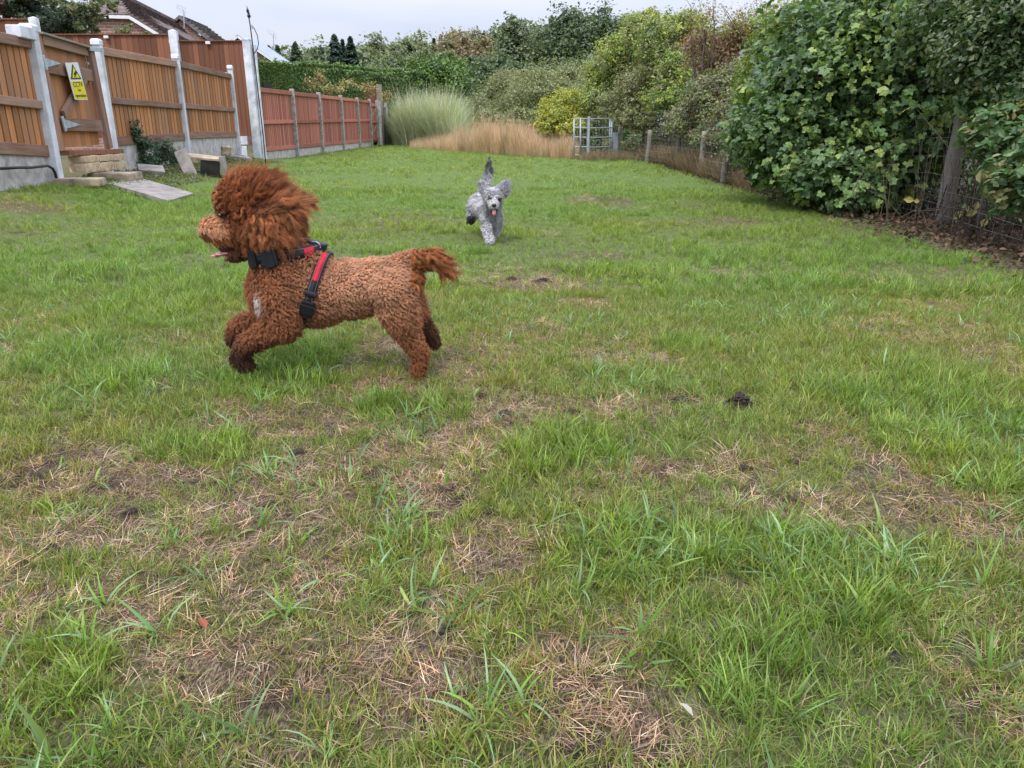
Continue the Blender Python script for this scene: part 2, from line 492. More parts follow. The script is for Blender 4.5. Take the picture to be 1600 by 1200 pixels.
def axis(a, b, fine0, fine1, fs, cs):
    xs = list(np.arange(fine0, fine1 + 1e-6, fs))
    s = cs
    x = fine1
    while x < b:
        x += s; s *= 1.22; xs.append(min(x, b))
    s = cs; x = fine0; left = []
    while x > a:
        x -= s; s *= 1.22; left.append(max(x, a))
    return np.array(left[::-1] + xs)
ground_obj('ground', axis(-900, 900, -3.6, 4.2, 0.024, 0.06), axis(-60, 2500, 0.45, 7.2, 0.024, 0.06))

# ------------------------------------------------------------------ blades and tufts
def blade_strip(root, az, length, width, bend, seg, lean=0.15, twist=0.0, z_end=None):
    """one blade: curved tapering strip; returns verts (2*(seg)+1), faces"""
    vs = []; d = np.array([math.cos(az), math.sin(az), 0]); sd_ = np.array([-math.sin(az + twist), math.cos(az + twist), 0])
    p = np.array(root, float); th = lean
    st = length / seg
    for i in range(seg + 1):
        t = i / seg
        w_ = width * (1 - t ** 1.8) * (0.6 + 0.4 * min(1, t * 4)) * 0.5
        if i < seg:
            vs.append(p - sd_ * w_); vs.append(p + sd_ * w_)
        else:
            vs.append(p.copy())
        p = p + (d * math.sin(th) + np.array([0, 0, 1]) * math.cos(th)) * st
        th += bend / seg
    f = [(2 * i, 2 * i + 1, 2 * i + 3, 2 * i + 2) for i in range(seg - 1)] + [(2 * seg - 2, 2 * seg - 1, 2 * seg)]
    return vs, f
def tuft_mesh(name, nbl, rad, L, W, bend, seg, pal, lean=(0.05, 0.6), rg=random):
    V = []; F = []; C = []
    for i in range(nbl):
        a = rg.uniform(0, 2 * math.pi); r_ = rad * math.sqrt(rg.random())
        az = rg.uniform(0, 2 * math.pi) if rg.random() < .5 else a + rg.uniform(-.8, .8)
        l = rg.uniform(*L)
        vs, f = blade_strip((r_ * math.cos(a), r_ * math.sin(a), -0.004), az, l, rg.uniform(*W), rg.uniform(*bend), seg, rg.uniform(*lean), rg.uniform(-.5, .5))
        c = pal[rg.randrange(len(pal))]; k = rg.uniform(.8, 1.2)
        n0 = len(V); V += vs; F += [tuple(q + n0 for q in ff) for ff in f]
        for j in range(len(vs)):
            C.append((c[0] * k, c[1] * k, c[2] * k, 1))
    me = bpy.data.meshes.new(name); me.from_pydata([tuple(x) for x in V], [], F)
    at = me.attributes.new('Col', 'FLOAT_COLOR', 'POINT'); at.data.foreach_set('color', np.array(C, np.float32).ravel())
    me.polygons.foreach_set('use_smooth', [True] * len(me.polygons))
    return me
GREEN = [(0.155, 0.245, 0.038), (0.205, 0.31, 0.055), (0.11, 0.185, 0.028), (0.24, 0.31, 0.08), (0.165, 0.275, 0.05)]
FRESH = [(0.215, 0.355, 0.055), (0.165, 0.295, 0.045), (0.29, 0.41, 0.10)]
BLUEG = [(0.18, 0.30, 0.12), (0.24, 0.36, 0.17), (0.13, 0.25, 0.08)]
STRAW = [(0.48, 0.38, 0.24), (0.36, 0.26, 0.16), (0.58, 0.49, 0.34), (0.18, 0.11, 0.07), (0.42, 0.27, 0.17), (0.13, 0.08, 0.05)]
MIXG = GREEN + [(0.27, 0.30, 0.07), (0.32, 0.28, 0.12)]

def m_grass(name, rough=0.4, trans=0.35):
    m, n, b = mat_new(name)
    a = nd(n, 'ShaderNodeAttribute', attribute_name='Col')
    t = nd(n, 'ShaderNodeAttribute', attribute_name='tint'); t.attribute_type = 'INSTANCER'
    oi = nd(n, 'ShaderNodeObjectInfo')
    c = a.outputs['Color']
    yel = mixc(n, 1.0, c, (1.45, 1.02, 0.9), 'MULTIPLY')
    c = mixc(n, t.outputs['Fac'], c, yel)
    hs = nd(n, 'ShaderNodeHueSaturation'); n.links.new(c, hs.inputs['Color'])
    n.links.new(math_n(n, 'ADD', math_n(n, 'MULTIPLY', oi.outputs['Random'], 0.75), 0.58), hs.inputs['Value'])
    c = hs.outputs['Color']
    n.links.new(c, b.inputs['Base Color']); b.inputs['Roughness'].default_value = rough; b.inputs['Specular IOR Level'].default_value = 0.4
    tr = nd(n, 'ShaderNodeBsdfTranslucent'); n.links.new(mixc(n, 1.0, c, (1.35, 1.4, 0.6), 'MULTIPLY'), tr.inputs['Color'])
    mx = nd(n, 'ShaderNodeMixShader'); mx.inputs[0].default_value = trans
    n.links.new(b.outputs[0], mx.inputs[1]); n.links.new(tr.outputs[0], mx.inputs[2])
    n.links.new(mx.outputs[0], n.nodes['Material Output'].inputs['Surface'])
    return m
M['grass'] = m_grass('grass_blades'); M['straw'] = m_grass('straw', 0.6, 0.15)

def proto_coll(name, meshes, mat):
    c = bpy.data.collections.new(name)
    for i, me in enumerate(meshes):
        if len(me.materials) == 0: me.materials.append(mat)
        o = bpy.data.objects.new(f'{name}_{i:02d}', me); c.objects.link(o)
    return c
def scatter(name, coll, pos, rot, scl, idx, tint, label):
    me = bpy.data.meshes.new(name)
    N = len(pos)
    me.vertices.add(N); me.vertices.foreach_set('co', np.ascontiguousarray(pos, dtype=np.float32).ravel())
    def at(nm, ty, data, key):
        a = me.attributes.new(nm, ty, 'POINT'); a.data.foreach_set(key, np.ascontiguousarray(data).ravel())
    at('rot', 'FLOAT_VECTOR', rot.astype(np.float32), 'vector')
    at('scl', 'FLOAT_VECTOR', scl.astype(np.float32), 'vector')
    at('idx', 'INT', idx.astype(np.int32), 'value')
    at('tint', 'FLOAT', tint.astype(np.float32), 'value')
    o = link(name, me)
    ng = bpy.data.node_groups.new(name + '_nodes', 'GeometryNodeTree')
    ng.interface.new_socket('Geometry', in_out='INPUT', socket_type='NodeSocketGeometry')
    ng.interface.new_socket('Geometry', in_out='OUTPUT', socket_type='NodeSocketGeometry')
    gi = ng.nodes.new('NodeGroupInput'); go = ng.nodes.new('NodeGroupOutput')
    ci = ng.nodes.new('GeometryNodeCollectionInfo'); ci.inputs['Collection'].default_value = coll
    ci.inputs['Separate Children'].default_value = True; ci.inputs['Reset Children'].default_value = True
    ip = ng.nodes.new('GeometryNodeInstanceOnPoints'); ip.inputs['Pick Instance'].default_value = True
    def na(nm, ty):
        a = ng.nodes.new('GeometryNodeInputNamedAttribute'); a.data_type = ty; a.inputs['Name'].default_value = nm
        return a.outputs['Attribute']
    ng.links.new(gi.outputs[0], ip.inputs['Points']); ng.links.new(ci.outputs[0], ip.inputs['Instance'])
    ng.links.new(na('idx', 'INT'), ip.inputs['Instance Index'])
    e2r = ng.nodes.new('FunctionNodeEulerToRotation'); ng.links.new(na('rot', 'FLOAT_VECTOR'), e2r.inputs[0])
    ng.links.new(e2r.outputs[0], ip.inputs['Rotation']); ng.links.new(na('scl', 'FLOAT_VECTOR'), ip.inputs['Scale'])
    ng.links.new(ip.outputs[0], go.inputs[0])
    md = o.modifiers.new('scatter', 'NODES'); md.node_group = ng
    tag(o, label, 'grass', kind='stuff')
    return o

rg = random.Random(5)
fine = [tuft_mesh('fine_tuft', 13, .022, (.022, .05), (.0016, .003), (.2, 1.4), 3, MIXG, (.05, .9), rg) for _ in range(8)]
lushm = [tuft_mesh('lush_tuft', 16, .022, (.04, .085), (.002, .0038), (.3, 1.6), 4, FRESH + GREEN, (.05, .6), rg) for _ in range(6)]
broad = [tuft_mesh('broad_tuft', 9, .015, (.045, .12), (.003, .0075), (.5, 1.9), 5, BLUEG + FRESH, (.2, 1.1), rg) for _ in range(8)]
straw = [tuft_mesh('straw_tangle', 30, .045, (.03, .08), (.0009, .0020), (-.5, .9), 4, STRAW, (1.25, 1.62), rg) for _ in range(8)]
farm = [tuft_mesh('far_tuft', 16, .06, (.035, .08), (.004, .008), (.2, 1.3), 2, GREEN + MIXG + FRESH, (.05, .8), rg) for _ in range(6)]
# weed leaves: small rosettes of rounded leaves
def rosette(name, nl, L, W, pal, rg):
    V = []; F = []; C = []
    for i in range(nl):
        az = i * 2.4 + rg.uniform(-.3, .3); l = rg.uniform(*L); w_ = rg.uniform(*W)
        d = np.array([math.cos(az), math.sin(az), 0]); s_ = np.array([-d[1], d[0], 0]); el = rg.uniform(.1, .7)
        n0 = len(V)
        prof = [(0.0, .12, 0), (.35, .3, .35), (.6, 1, .55), (.85, .8, .62), (1, .1, .6)]
        for (t, ww, zz) in prof:
            p = d * l * t + np.array([0, 0, 1]) * l * zz * el
            V += [p - s_ * w_ * ww / 2, p + s_ * w_ * ww / 2]
        F += [(n0 + 2 * j, n0 + 2 * j + 1, n0 + 2 * j + 3, n0 + 2 * j + 2) for j in range(4)]
        c = pal[rg.randrange(len(pal))]; C += [(c[0], c[1], c[2], 1)] * 10
    me = bpy.data.meshes.new(name); me.from_pydata([tuple(x) for x in V], [], F)
    at = me.attributes.new('Col', 'FLOAT_COLOR', 'POINT'); at.data.foreach_set('color', np.array(C, np.float32).ravel())
    return me
weeds = [rosette('weed_rosette', rg.randrange(4, 9), (.025, .055), (.012, .024), [(0.11, 0.27, 0.05), (0.15, 0.32, 0.08)], rg) for _ in range(5)]

def lawn(X, Y):
    far_edge = np.interp(X, [-12, -6, -1, 3.0, 6], [47, 44, 35, 26.0, 24])
    return (X < hedge_x(Y) + 0.25 * (fbm(X, Y, .5, 17) - .3)) & (X > np.where(Y < 22.3, fence_x(Y) + 0.1, -7.1)) & (Y < far_edge)
def pts(n_, y0, y1, power=1.0, xr=1.0):
    # the lawn goes on well past both sides of the view
    n_ = int(n_ * (y1 * .74 + 1.6) / (y1 * .74 + .25) * (1.12 if y0 < 1 else 1)); y0 = min(y0, .4) if y0 < 1 else y0
    Y = y0 + (y1 - y0) * rng.random(n_) ** power
    hw = Y * 0.74 + 1.6
    X = (rng.random(n_) * 2 - 1) * hw
    keep = (rng.random(n_) < hw / (y1 * .74 + 1.6)) & lawn(X, Y)
    return X[keep], Y[keep]
def make(name, meshes, mat, X, Y, keep, smin, smax, tilt, label, sz=None, tint=None, zoff=0.0):
    X, Y = X[keep], Y[keep]; N = len(X)
    Z = gz(X, Y) + clodz(X, Y) * 0.6 + zoff
    s = smin + (smax - smin) * rng.random(N)
    if sz is not None: s = s * sz[keep]
    rot = np.stack([rng.normal(0, tilt, N), rng.normal(0, tilt, N), rng.random(N) * 6.283], -1)
    tt = (tint[keep] if tint is not None else rng.random(N) * .4)
    return scatter(name, proto_coll(name + '_variants', meshes, mat), np.stack([X, Y, Z], -1), rot, np.stack([s, s, s], -1), rng.integers(0, len(meshes), N), tt, label)

def clodmask(X, Y):
    return clodz(X, Y) < 0.004
# zone 1: near
X, Y = pts(54000, .75, 4.4)
b_ = bareness(X, Y); l_ = lush(X, Y)
hgt = 0.75 + 0.7 * fbm(X, Y, .45, 33)
tint1 = np.clip(0.9 * fbm(X, Y, .5, 14) - .28 + .55 * b_, 0, 1)
k = (rng.random(len(X)) < (1 - b_) * 1.0 + .22) & clodmask(X, Y)
make('short_grass', fine, M['grass'], X, Y, k, .7, 1.25, .25, 'short green lawn grass covering the ground in front', hgt * (1 - .3 * b_), tint1)
X, Y = pts(30000, .75, 5.0)
b_ = bareness(X, Y); l_ = lush(X, Y)
k = (rng.random(len(X)) < np.maximum(l_ * .95, 0.30 * smooth(.5, .66, fbm(X, Y, .3, 37)) * (1 - b_))) & clodmask(X, Y)
make('lush_grass', lushm, M['grass'], X, Y, k, .65, 1.15, .25, 'taller bright green grass in clumps across the lawn', 0.75 + .5 * l_, np.clip(fbm(X, Y, .5, 14) - .3, 0, 1))
X, Y = pts(9500, .75, 4.2)
b_ = bareness(X, Y); l_ = lush(X, Y)
k = (rng.random(len(X)) < .05 + .75 * smooth(.50, .68, fbm(X, Y, .36, 137)) * (1 - .6 * b_) * (.35 + .65 * smooth(-.4, .4, X))) & clodmask(X, Y)
make('coarse_grass', broad, M['grass'], X, Y, k, .55, 1.25, .3, 'coarse broad bladed blue green grass tufts on the lawn', 1.15 - .1 * Y, np.zeros(len(X)))
X, Y = pts(34000, .75, 5.2)
b_ = bareness(X, Y)
k = (rng.random(len(X)) < np.clip(.10 + .85 * b_, 0, .97)) & (clodz(X, Y) < .008)
make('dry_straw', straw, M['straw'], X, Y, k, .55, 1.1, .18, 'dry straw and dead thatch matted over the bare patches', None, rng.random(len(X)) * .6, zoff=.002)
X, Y = pts(1500, .8, 4.5)
k = (rng.random(len(X)) < .10 * smooth(.45, .7, fbm(X, Y, .4, 237)))
make('lawn_weeds', weeds, M['grass'], X, Y, k, .35, .75, .2, 'small round leaved weeds among the grass', None, np.zeros(len(X)), zoff=.01)
# zone 2: middle
X, Y = pts(95000, 4.2, 12.5)
b_ = bareness(X, Y); l_ = lush(X, Y)
k = (rng.random(len(X)) < (1 - .8 * b_) * (1.0 - .5 * smooth(8, 12, Y)))
tint2 = np.clip(1.2 * fbm(X, Y, 1.4, 44) - .5 + .3 * b_, 0, 1)
make('mid_lawn_grass', fine[:5] + lushm, M['grass'], X, Y, k, 1.05, 1.7, .3, 'bright green grass in the middle of the lawn', (.5 + .75 * smooth(.3, .8, fbm(X, Y, .45, 33)) * 1.0) * np.interp(Y, [4, 6.5], [.95, .72]), tint2)
X, Y = pts(7000, 4.4, 12)
b_ = bareness(X, Y)
k = rng.random(len(X)) < np.clip(.04 + b_, 0, .9)
make('mid_lawn_straw', straw, M['straw'], X, Y, k, 1.0, 1.9, .15, 'dry straw patches in the middle of the lawn', None, rng.random(len(X)) * .6)
# zone 3: far
X, Y = pts(120000, 11, 47, 1.0)
k = rng.random(len(X)) < (1 - .5 * smooth(20, 45, Y))
tint3 = np.clip(1.2 * fbm(X, Y, 2.5, 46) - .3, 0, 1) * (1 - .3 * smooth(12, 30, Y))
make('far_lawn_grass', farm, M['grass'], X, Y, k, .6, 1.15, .25, 'smooth green grass at the far end of the lawn', (1.0 + .35 * smooth(15, 45, Y)) * (.65 + .7 * smooth(.35, .7, fbm(X, Y, .9, 63))), tint3)

# crumbly soil thrown up by moles and paws
M['crumb'] = m_plain('dark_soil_crumbs', (0.045, 0.032, 0.024), 0.95, var=.4, scale=60, bmp=.5)
ico = bmesh.new(); bmesh.ops.create_icosphere(ico, subdivisions=1, radius=1)
icv = np.array([v.co[:] for v in ico.verts]); icf = np.array([[v.index for v in f.verts] for f in ico.faces]); ico.free()
def crumbs(name, spots, label, cat, kind=None):
    V = []; F = []; o_ = 0
    for (cx, cy, r_, hh) in spots:
        k = int(300 * (r_ / .04) ** 1.3) + 40
        for q in range(k):
            a = random.uniform(0, 6.283); d = abs(random.gauss(0, .55)) * r_
            x, y = cx + math.cos(a) * d * 1.2, cy + math.sin(a) * d
            z = float(gz(x, y)) + hh * r_ * .8 * math.exp(-(d / r_) ** 2 * 1.6) * random.uniform(.2, 1)
            rr = random.uniform(.002, .0065) * (1.3 if d < r_ * .5 else .8)
            V.append(icv * rr * np.array([random.uniform(.7, 1.3), random.uniform(.7, 1.3), random.uniform(.6, 1)]) * (1 + .3 * np.random.default_rng(q).normal(size=(len(icv), 1))) + [x, y, z]); F.append(icf + o_); o_ += len(icv)
    o = link(name, np_mesh(name, np.concatenate(V), np.concatenate(F), None, False), None, M['crumb'])
    return tag(o, label, cat, kind=kind)
crumbs('soil_mound', CLODW[:1], 'largest dark crumbly mound of soil in the grass right of the red dog', 'soil mound', 'stuff')
crumbs('soil_crumbs', CLODW[1:], 'dark soil crumbs scattered over the bare spots of the lawn', 'soil', 'stuff')

# ------------------------------------------------------------------ leaf clouds
def frames(nrm, roll):
    """3x3 frames with z along nrm, random roll"""
    nrm = nrm / (np.linalg.norm(nrm, axis=1, keepdims=True) + 1e-9)
    h = np.where(np.abs(nrm[:, 2:3]) < .9, np.array([[0, 0, 1.0]]), np.array([[1.0, 0, 0]]))
    a = np.cross(h, nrm); a /= (np.linalg.norm(a, axis=1, keepdims=True) + 1e-9)
    b = np.cross(nrm, a)
    c, s = np.cos(roll)[:, None], np.sin(roll)[:, None]
    x = a * c + b * s; y = -a * s + b * c
    return x, y, nrm
LEAF_SIMPLE = (np.array([(-.0, -.5, 0), (.3, -.1, .06), (.0, .5, -.04), (-.3, -.1, .06)]), np.array([(0, 1, 2, 3)]))
LEAF_FOLD = (np.array([(0, -.5, 0), (.32, -.12, .12), (.26, .2, .10), (0, .55, -.06), (-.26, .2, .10), (-.32, -.12, .12), (0, .05, 0)]),
             np.array([(0, 1, 6, 5), (1, 2, 3, 6), (6, 3, 4, 5)]))
_mp = []
for i in range(10):
    t = -math.pi / 2 + 2 * math.pi * i / 10
    r_ = (.14 if i == 0 else (.56 if i % 2 == 0 else .40)) * (1.0 if i not in (5,) else 1)
    _mp.append((r_ * math.cos(t), r_ * math.sin(t), .05 * ((i % 2) * 2 - 1)))
LEAF_MAPLE = (np.array(_mp + [(0, 0, 0.03)]), np.array([(10, (2 * i - 1) % 10, 2 * i, (2 * i + 1) % 10) for i in range(5)]))
def leaf_mesh(name, tmpl, pos, nrm, size, col, roll=None):
    N = len(pos)
    tv, tf = tmpl
    if roll is None: roll = rng.random(N) * 6.283
    x, y, z = frames(nrm, roll)
    v = pos[:, None, :] + size[:, None, None] * (tv[None, :, 0:1] * x[:, None] + tv[None, :, 1:2] * y[:, None] + tv[None, :, 2:3] * z[:, None])
    f = tf[None] + (np.arange(N) * len(tv))[:, None, None]
    c = np.repeat(col, len(tv), axis=0)
    return np_mesh(name, v.reshape(-1, 3), f.reshape(-1, tf.shape[1]), c, False)
def pal_pick(pal, k):
    pal = np.array(pal); return pal[rng.integers(0, len(pal), k)]
def crown_points(blobs, n, per=30, spread=.16, shell=.55, flat=.7):
    """leaf positions in clumps spread through ellipsoids; returns pos, outward normal, clump id"""
    vol = np.array([b[3] * b[4] * b[5] for b in blobs]) ** .67; pr = vol / vol.sum()
    nc = max(3, n // per)
    bi = rng.choice(len(blobs), nc, p=pr); B = np.array(blobs)[bi]
    d = rng.normal(size=(nc, 3)); d /= np.linalg.norm(d, axis=1, keepdims=True)
    r_ = shell + (1 - shell) * rng.random(nc) ** .7
    r_ *= 1 + .16 * rng.normal(size=nc)
    cc = B[:, :3] + d * r_[:, None] * B[:, 3:6]
    rs = B[:, 3:6].min(axis=1) * spread * (.6 + .9 * rng.random(nc))
    ci = rng.integers(0, nc, n)
    o = rng.normal(size=(n, 3)) * rs[ci][:, None]; o[:, 2] *= flat
    pos = cc[ci] + o
    return pos, d[ci], ci, nc
def crown(name, blobs, n, size, pal, parent=None, mat=None, tmpl=LEAF_SIMPLE, per=30, spread=.16, shell=.55, up=.6, rnd=.6, hi=None, kind=None, zmin=None, colfn=None):
    pos, d, ci, nc = crown_points(blobs, n, per, spread, shell)
    if zmin is not None:
        k = pos[:, 2] > zmin; pos, d, ci = pos[k], d[k], ci[k]
    N = len(pos)
    nrm = d * .6 + rng.normal(size=(N, 3)) * rnd + np.array([0, 0, up])
    cp = pal_pick(pal, nc); col = cp[ci] * (.75 + .5 * rng.random((N, 1)))
    if colfn is not None: col = colfn(pos, col, ci, nc)
    sz = size * (.5 + 1.0 * rng.random(N))
    me = leaf_mesh(name, tmpl, pos, nrm, sz, col)
    o = link(name, me, parent, mat or M['leaf'])
    if kind: o['kind'] = kind
    return o
def trunk_mb(base, top, r0, limbs, spread, rgx, lean=0.05, n=8):
    mb = MB(); base = Vector(base); top = Vector(top)
    pts_ = []; k = 6
    for i in range(k + 1):
        t = i / k
        p = base.lerp(top, t) + Vector((rgx.uniform(-1, 1), rgx.uniform(-1, 1), 0)) * lean * (top - base).length * t * (1 - t) * 2
        pts_.append(p)
    mb.tube(pts_, [r0 * (1 - .8 * i / k) for i in range(k + 1)], n)
    for j in range(limbs):
        t = rgx.uniform(.2, .85); i = int(t * k); p = pts_[i].lerp(pts_[min(i + 1, k)], t * k - i)
        a = rgx.uniform(0, 6.283); L = spread * rgx.uniform(.5, 1) * (1.1 - t * .5)
        e = p + Vector((math.cos(a) * L, math.sin(a) * L, L * rgx.uniform(.4, 1.1)))
        mid = p.lerp(e, .5) + Vector((0, 0, -.06 * L))
        rr = r0 * (1 - .8 * t) * .55
        mb.tube([p, mid, e], [rr, rr * .6, rr * .2], 5)
        for q in range(2):
            e2 = e.lerp(mid, rgx.random() * .6); a2 = a + rgx.uniform(-1, 1)
            f_ = e2 + Vector((math.cos(a2), math.sin(a2), rgx.uniform(.2, 1))) * L * .45
            mb.tube([e2, f_], [rr * .35, rr * .1], 4)
    return mb

# ------------------------------------------------------------------ board fences
def board_mesh():
    return MB().add([(-.5, 0, 0), (.5, -.35, 0), (.5, .5, 0), (-.5, .45, 0), (-.5, 0, 1), (.5, -.35, 1), (.5, .5, 1), (-.5, .45, 1)],
                    [(0, 1, 2, 3), (4, 7, 6, 5), (0, 4, 5, 1), (1, 5, 6, 2), (2, 6, 7, 3), (3, 7, 4, 0)]).mesh('board')
def unit_box():
    return MB().box((0, 0, 0), (.5, .5, .5)).mesh('rail')
BOARDS = {}
def boards(parent, a, b, z0a, z1a, z0b, z1b, count, mat, name='board', thick=.03, gap=1.0, jitter=.004, side=1, shadow_backing=False):
    """vertical boards from a to b (xy), bottom/top heights at both ends; front side faces the camera"""
    key = mat.name
    if key not in BOARDS:
        me = board_mesh(); me.materials.append(mat); BOARDS[key] = me
    a = Vector((a[0], a[1], 0)); b = Vector((b[0], b[1], 0)); d = b - a; L = d.length; ang = math.atan2(d.y, d.x)
    if shadow_backing:
        nb = Vector((-d.y, d.x, 0)).normalized() * thick * .5 * -side
        vv = []
        for o_ in (nb * 1.05, nb * 1.6):
            vv += [a + o_ + Vector((0, 0, z0a)), b + o_ + Vector((0, 0, z0b)), b + o_ + Vector((0, 0, z1b - .01)), a + o_ + Vector((0, 0, z1a - .01))]
        MB().add(vv, [(0, 1, 2, 3), (7, 6, 5, 4), (0, 4, 5, 1), (1, 5, 6, 2), (2, 6, 7, 3), (3, 7, 4, 0)]).build('shadow_backing', M['dark_wood'], parent)  # dark sheet added behind the boards, stands in for shadow lines in the gaps
    wd = L / count
    for i in range(count):
        t = (i + .5) / count; p = a.lerp(b, t)
        z0 = z0a + (z0b - z0a) * t; z1 = z1a + (z1b - z1a) * t
        j = random.uniform(-jitter, jitter)
        mw = Matrix.Translation((p.x, p.y, z0 + j)) @ Matrix.Rotation(ang + random.uniform(-.015, .015), 4, 'Z') @ Matrix.Diagonal((wd * gap, thick * side, z1 - z0 + random.uniform(-1, 1) * jitter, 1))
        link_w(name, BOARDS[key], parent, None, mw)
def bar(parent, name, mat, a, b, h, t):
    o = MB().beam((0, 0, 0), ((Vector(b) - Vector(a)).length, 0, 0), h, t).mesh(name)
    d = Vector(b) - Vector(a)
    q = d.to_track_quat('X', 'Z')
    ob = link_w(name, o, parent, mat, Matrix.Translation(a) @ q.to_matrix().to_4x4())
    bv = ob.modifiers.new('b', 'BEVEL'); bv.width = min(h, t) * .08; bv.segments = 1
    return ob

def near_pt(px):           # point of the near fence seen at column px: solve X = fence_x(Y)
    Yd = 10.0
    for _ in range(30):
        d = ray(px, 200); Yd = Yd + (-4.91 - .12 * Yd - d.x / d.y * Yd) / (d.x / d.y + .12)
    return Vector((fence_x(Yd), Yd, 0))
def zat(x, y, Y): return P(x, y, Y).z

fdir = Vector((-.12, 1, 0)).normalized(); fnor = Vector((1, .12, 0)).normalized()     # normal towards the lawn
F1 = empty('board_fence', (near_pt(200).x, near_pt(200).y, 0.2), 'orange brown feather board fence with white painted posts beside the lawn', 'fence')
# posts (px of the post mid line at mid height, top y, base y, width)
PN = [(-60, 30, 290), (66, 46, 276), (166, 68, 262), (284, 90, 250), (366, 106, 243)]
pp = []
for (px, yt, yb) in PN:
    q = near_pt(px); pp.append((q, zat(px - 12, yt, q.y), zat(px + 12, yb, q.y)))
for i, (q, zt, zb) in enumerate(pp):
    if i == 0: continue
    wq = .15 if i == 1 else .12
    c = q + fnor * .06
    mb = MB()
    # tapered shaft with a sloping hooded cap
    mb.box((0, 0, (zt + zb - .15) / 2), (wq / 2, wq / 2, (zt - zb + .15) / 2))
    o = mb.build('post', M['white_paint'], None, bevel=.012)
    o.parent = F1; o.matrix_parent_inverse = parent_inv(F1); o.matrix_basis = Matrix.Translation((c.x, c.y, 0)) @ Matrix.Rotation(.12, 4, 'Z')
    hw_ = wq * .56
    cp_ = MB().add([(x_, y_, z_) for z_, k_ in ((-.05, 1.0), (.01, 1.0), (.035, .72)) for x_, y_ in ((-hw_ * k_, -hw_ * k_ * 1.35), (hw_ * k_, -hw_ * k_ * 1.35), (hw_ * k_, hw_ * k_), (-hw_ * k_, hw_ * k_))], [(0, 1, 5, 4), (1, 2, 6, 5), (2, 3, 7, 6), (3, 0, 4, 7), (4, 5, 9, 8), (5, 6, 10, 9), (6, 7, 11, 10), (7, 4, 8, 11), (8, 9, 10, 11), (3, 2, 1, 0)])
    o2 = cp_.build('post_cap', M['white_paint'], None)
    o2.parent = F1; o2.matrix_parent_inverse = parent_inv(F1); o2.matrix_basis = Matrix.Translation((c.x - fdir.x * 0, c.y, zt + .03)) @ Matrix.Rotation(.12, 4, 'Z')
    if i in (1,):   # overhanging arm of the gate post's cap, on the side of the first bay
        o3 = MB().box((0, 0, 0), (wq * .6, .20, .07)).build('post_arm', M['white_paint'], None, bevel=.01)
        o3.parent = F1; o3.matrix_parent_inverse = parent_inv(F1); o3.matrix_basis = Matrix.Translation((c.x + .02, c.y - .22, zt - .06)) @ Matrix.Rotation(.12, 4, 'Z')
    if i == 2: continue
    # slim strip of post behind, seen beside the shaft
    o4 = MB().box((0, 0, (zt - .12 + zb) / 2), (.05, .05, (zt - .12 - zb) / 2)).build('post_strip', M['white_paint'], None)
    o4.parent = F1; o4.matrix_parent_inverse = parent_inv(F1); o4.matrix_basis = Matrix.Translation((c.x - .10, c.y - .13, 0)) @ Matrix.Rotation(.12, 4, 'Z')
def bay(i, j, cnt, ys0, ys1):
    """ys: image rows of top rail, mid rail, board foot, ground at the two ends"""
    a, b = pp[i][0], pp[j][0]
    pa, pb = PN[i][0], PN[j][0]
    za = [zat(pa, y, a.y) for y in ys0]; zb = [zat(pb, y, b.y) for y in ys1]
    boards(F1, a, b, za[2], za[0], zb[2], zb[0], cnt, M['orange_wood'], thick=.07, side=-1, gap=.74, shadow_backing=True)
    off = fnor * .055; e = fdir * .07
    for k_, nm, h_ in ((0, 'top_rail', .12), (1, 'middle_rail', .10)):
        bar(F1, nm, M['rail_wood'], a + off + e + Vector((0, 0, za[k_] - .04)), b + off - e + Vector((0, 0, zb[k_] - .04)), h_, .07)
    bar(F1, 'bottom_rail', M['rail_wood'], a + off * .7 + e + Vector((0, 0, za[2] + .05)), b + off * .7 - e + Vector((0, 0, zb[2] + .05)), .14, .05)
    hA = za[2] - za[3]; hB = zb[2] - zb[3]
    mb = MB(); t = fnor * .03
    A0 = a + e; B0 = b - e
    v = []
    for s_ in (-1, 1):
        v += [A0 + t * s_ + Vector((0, 0, za[3] - .2)), B0 + t * s_ + Vector((0, 0, zb[3] - .2)), B0 + t * s_ + Vector((0, 0, zb[2] - .02)), A0 + t * s_ + Vector((0, 0, za[2] - .02))]
    mb.add(v, [(0, 1, 2, 3), (7, 6, 5, 4), (0, 4, 5, 1), (3, 2, 6, 7), (0, 3, 7, 4), (1, 5, 6, 2)])
    mb.build('gravel_board', M['concrete'], F1)
bay(0, 1, 12, (36, 142, 236, 290), (63, 159, 242, 272))
bay(2, 3, 21, (74, 152, 226, 262), (97, 163, 217, 250))
bay(3, 4, 19, (96, 162, 215, 250), (117, 169, 213, 243))

# ------------------------------------------------------------------ gate in the near fence, with the sign
def FP(px, py, off=0.0):
    q = near_pt(px); z = zat(px, py, q.y)
    return Vector((q.x, q.y, z)) + fnor * off
GT = empty('garden_gate', FP(115, 232), 'ledged wooden garden gate with galvanised hinges above cream stone steps', 'gate')
a_, b_ = near_pt(80), near_pt(150)
boards(GT, a_, b_, zat(80, 232, a_.y), zat(80, 52, a_.y), zat(150, 226, b_.y), zat(150, 76, b_.y), 9, M['orange_wood'], thick=.03, side=-1, jitter=.001)
bar(GT, 'top_rail', M['rail_wood'], FP(82, 62, .06), FP(148, 81, .06), .12, .05)
bar(GT, 'weather_strip', M['grey_wood'], FP(78, 51, .07), FP(150, 74, .07), .025, .12)
bar(GT, 'ledge', M['rail_wood'], FP(82, 103, .06), FP(149, 118, .06), .17, .05)
bar(GT, 'ledge', M['rail_wood'], FP(90, 194, .06), FP(152, 197, .06), .17, .05)
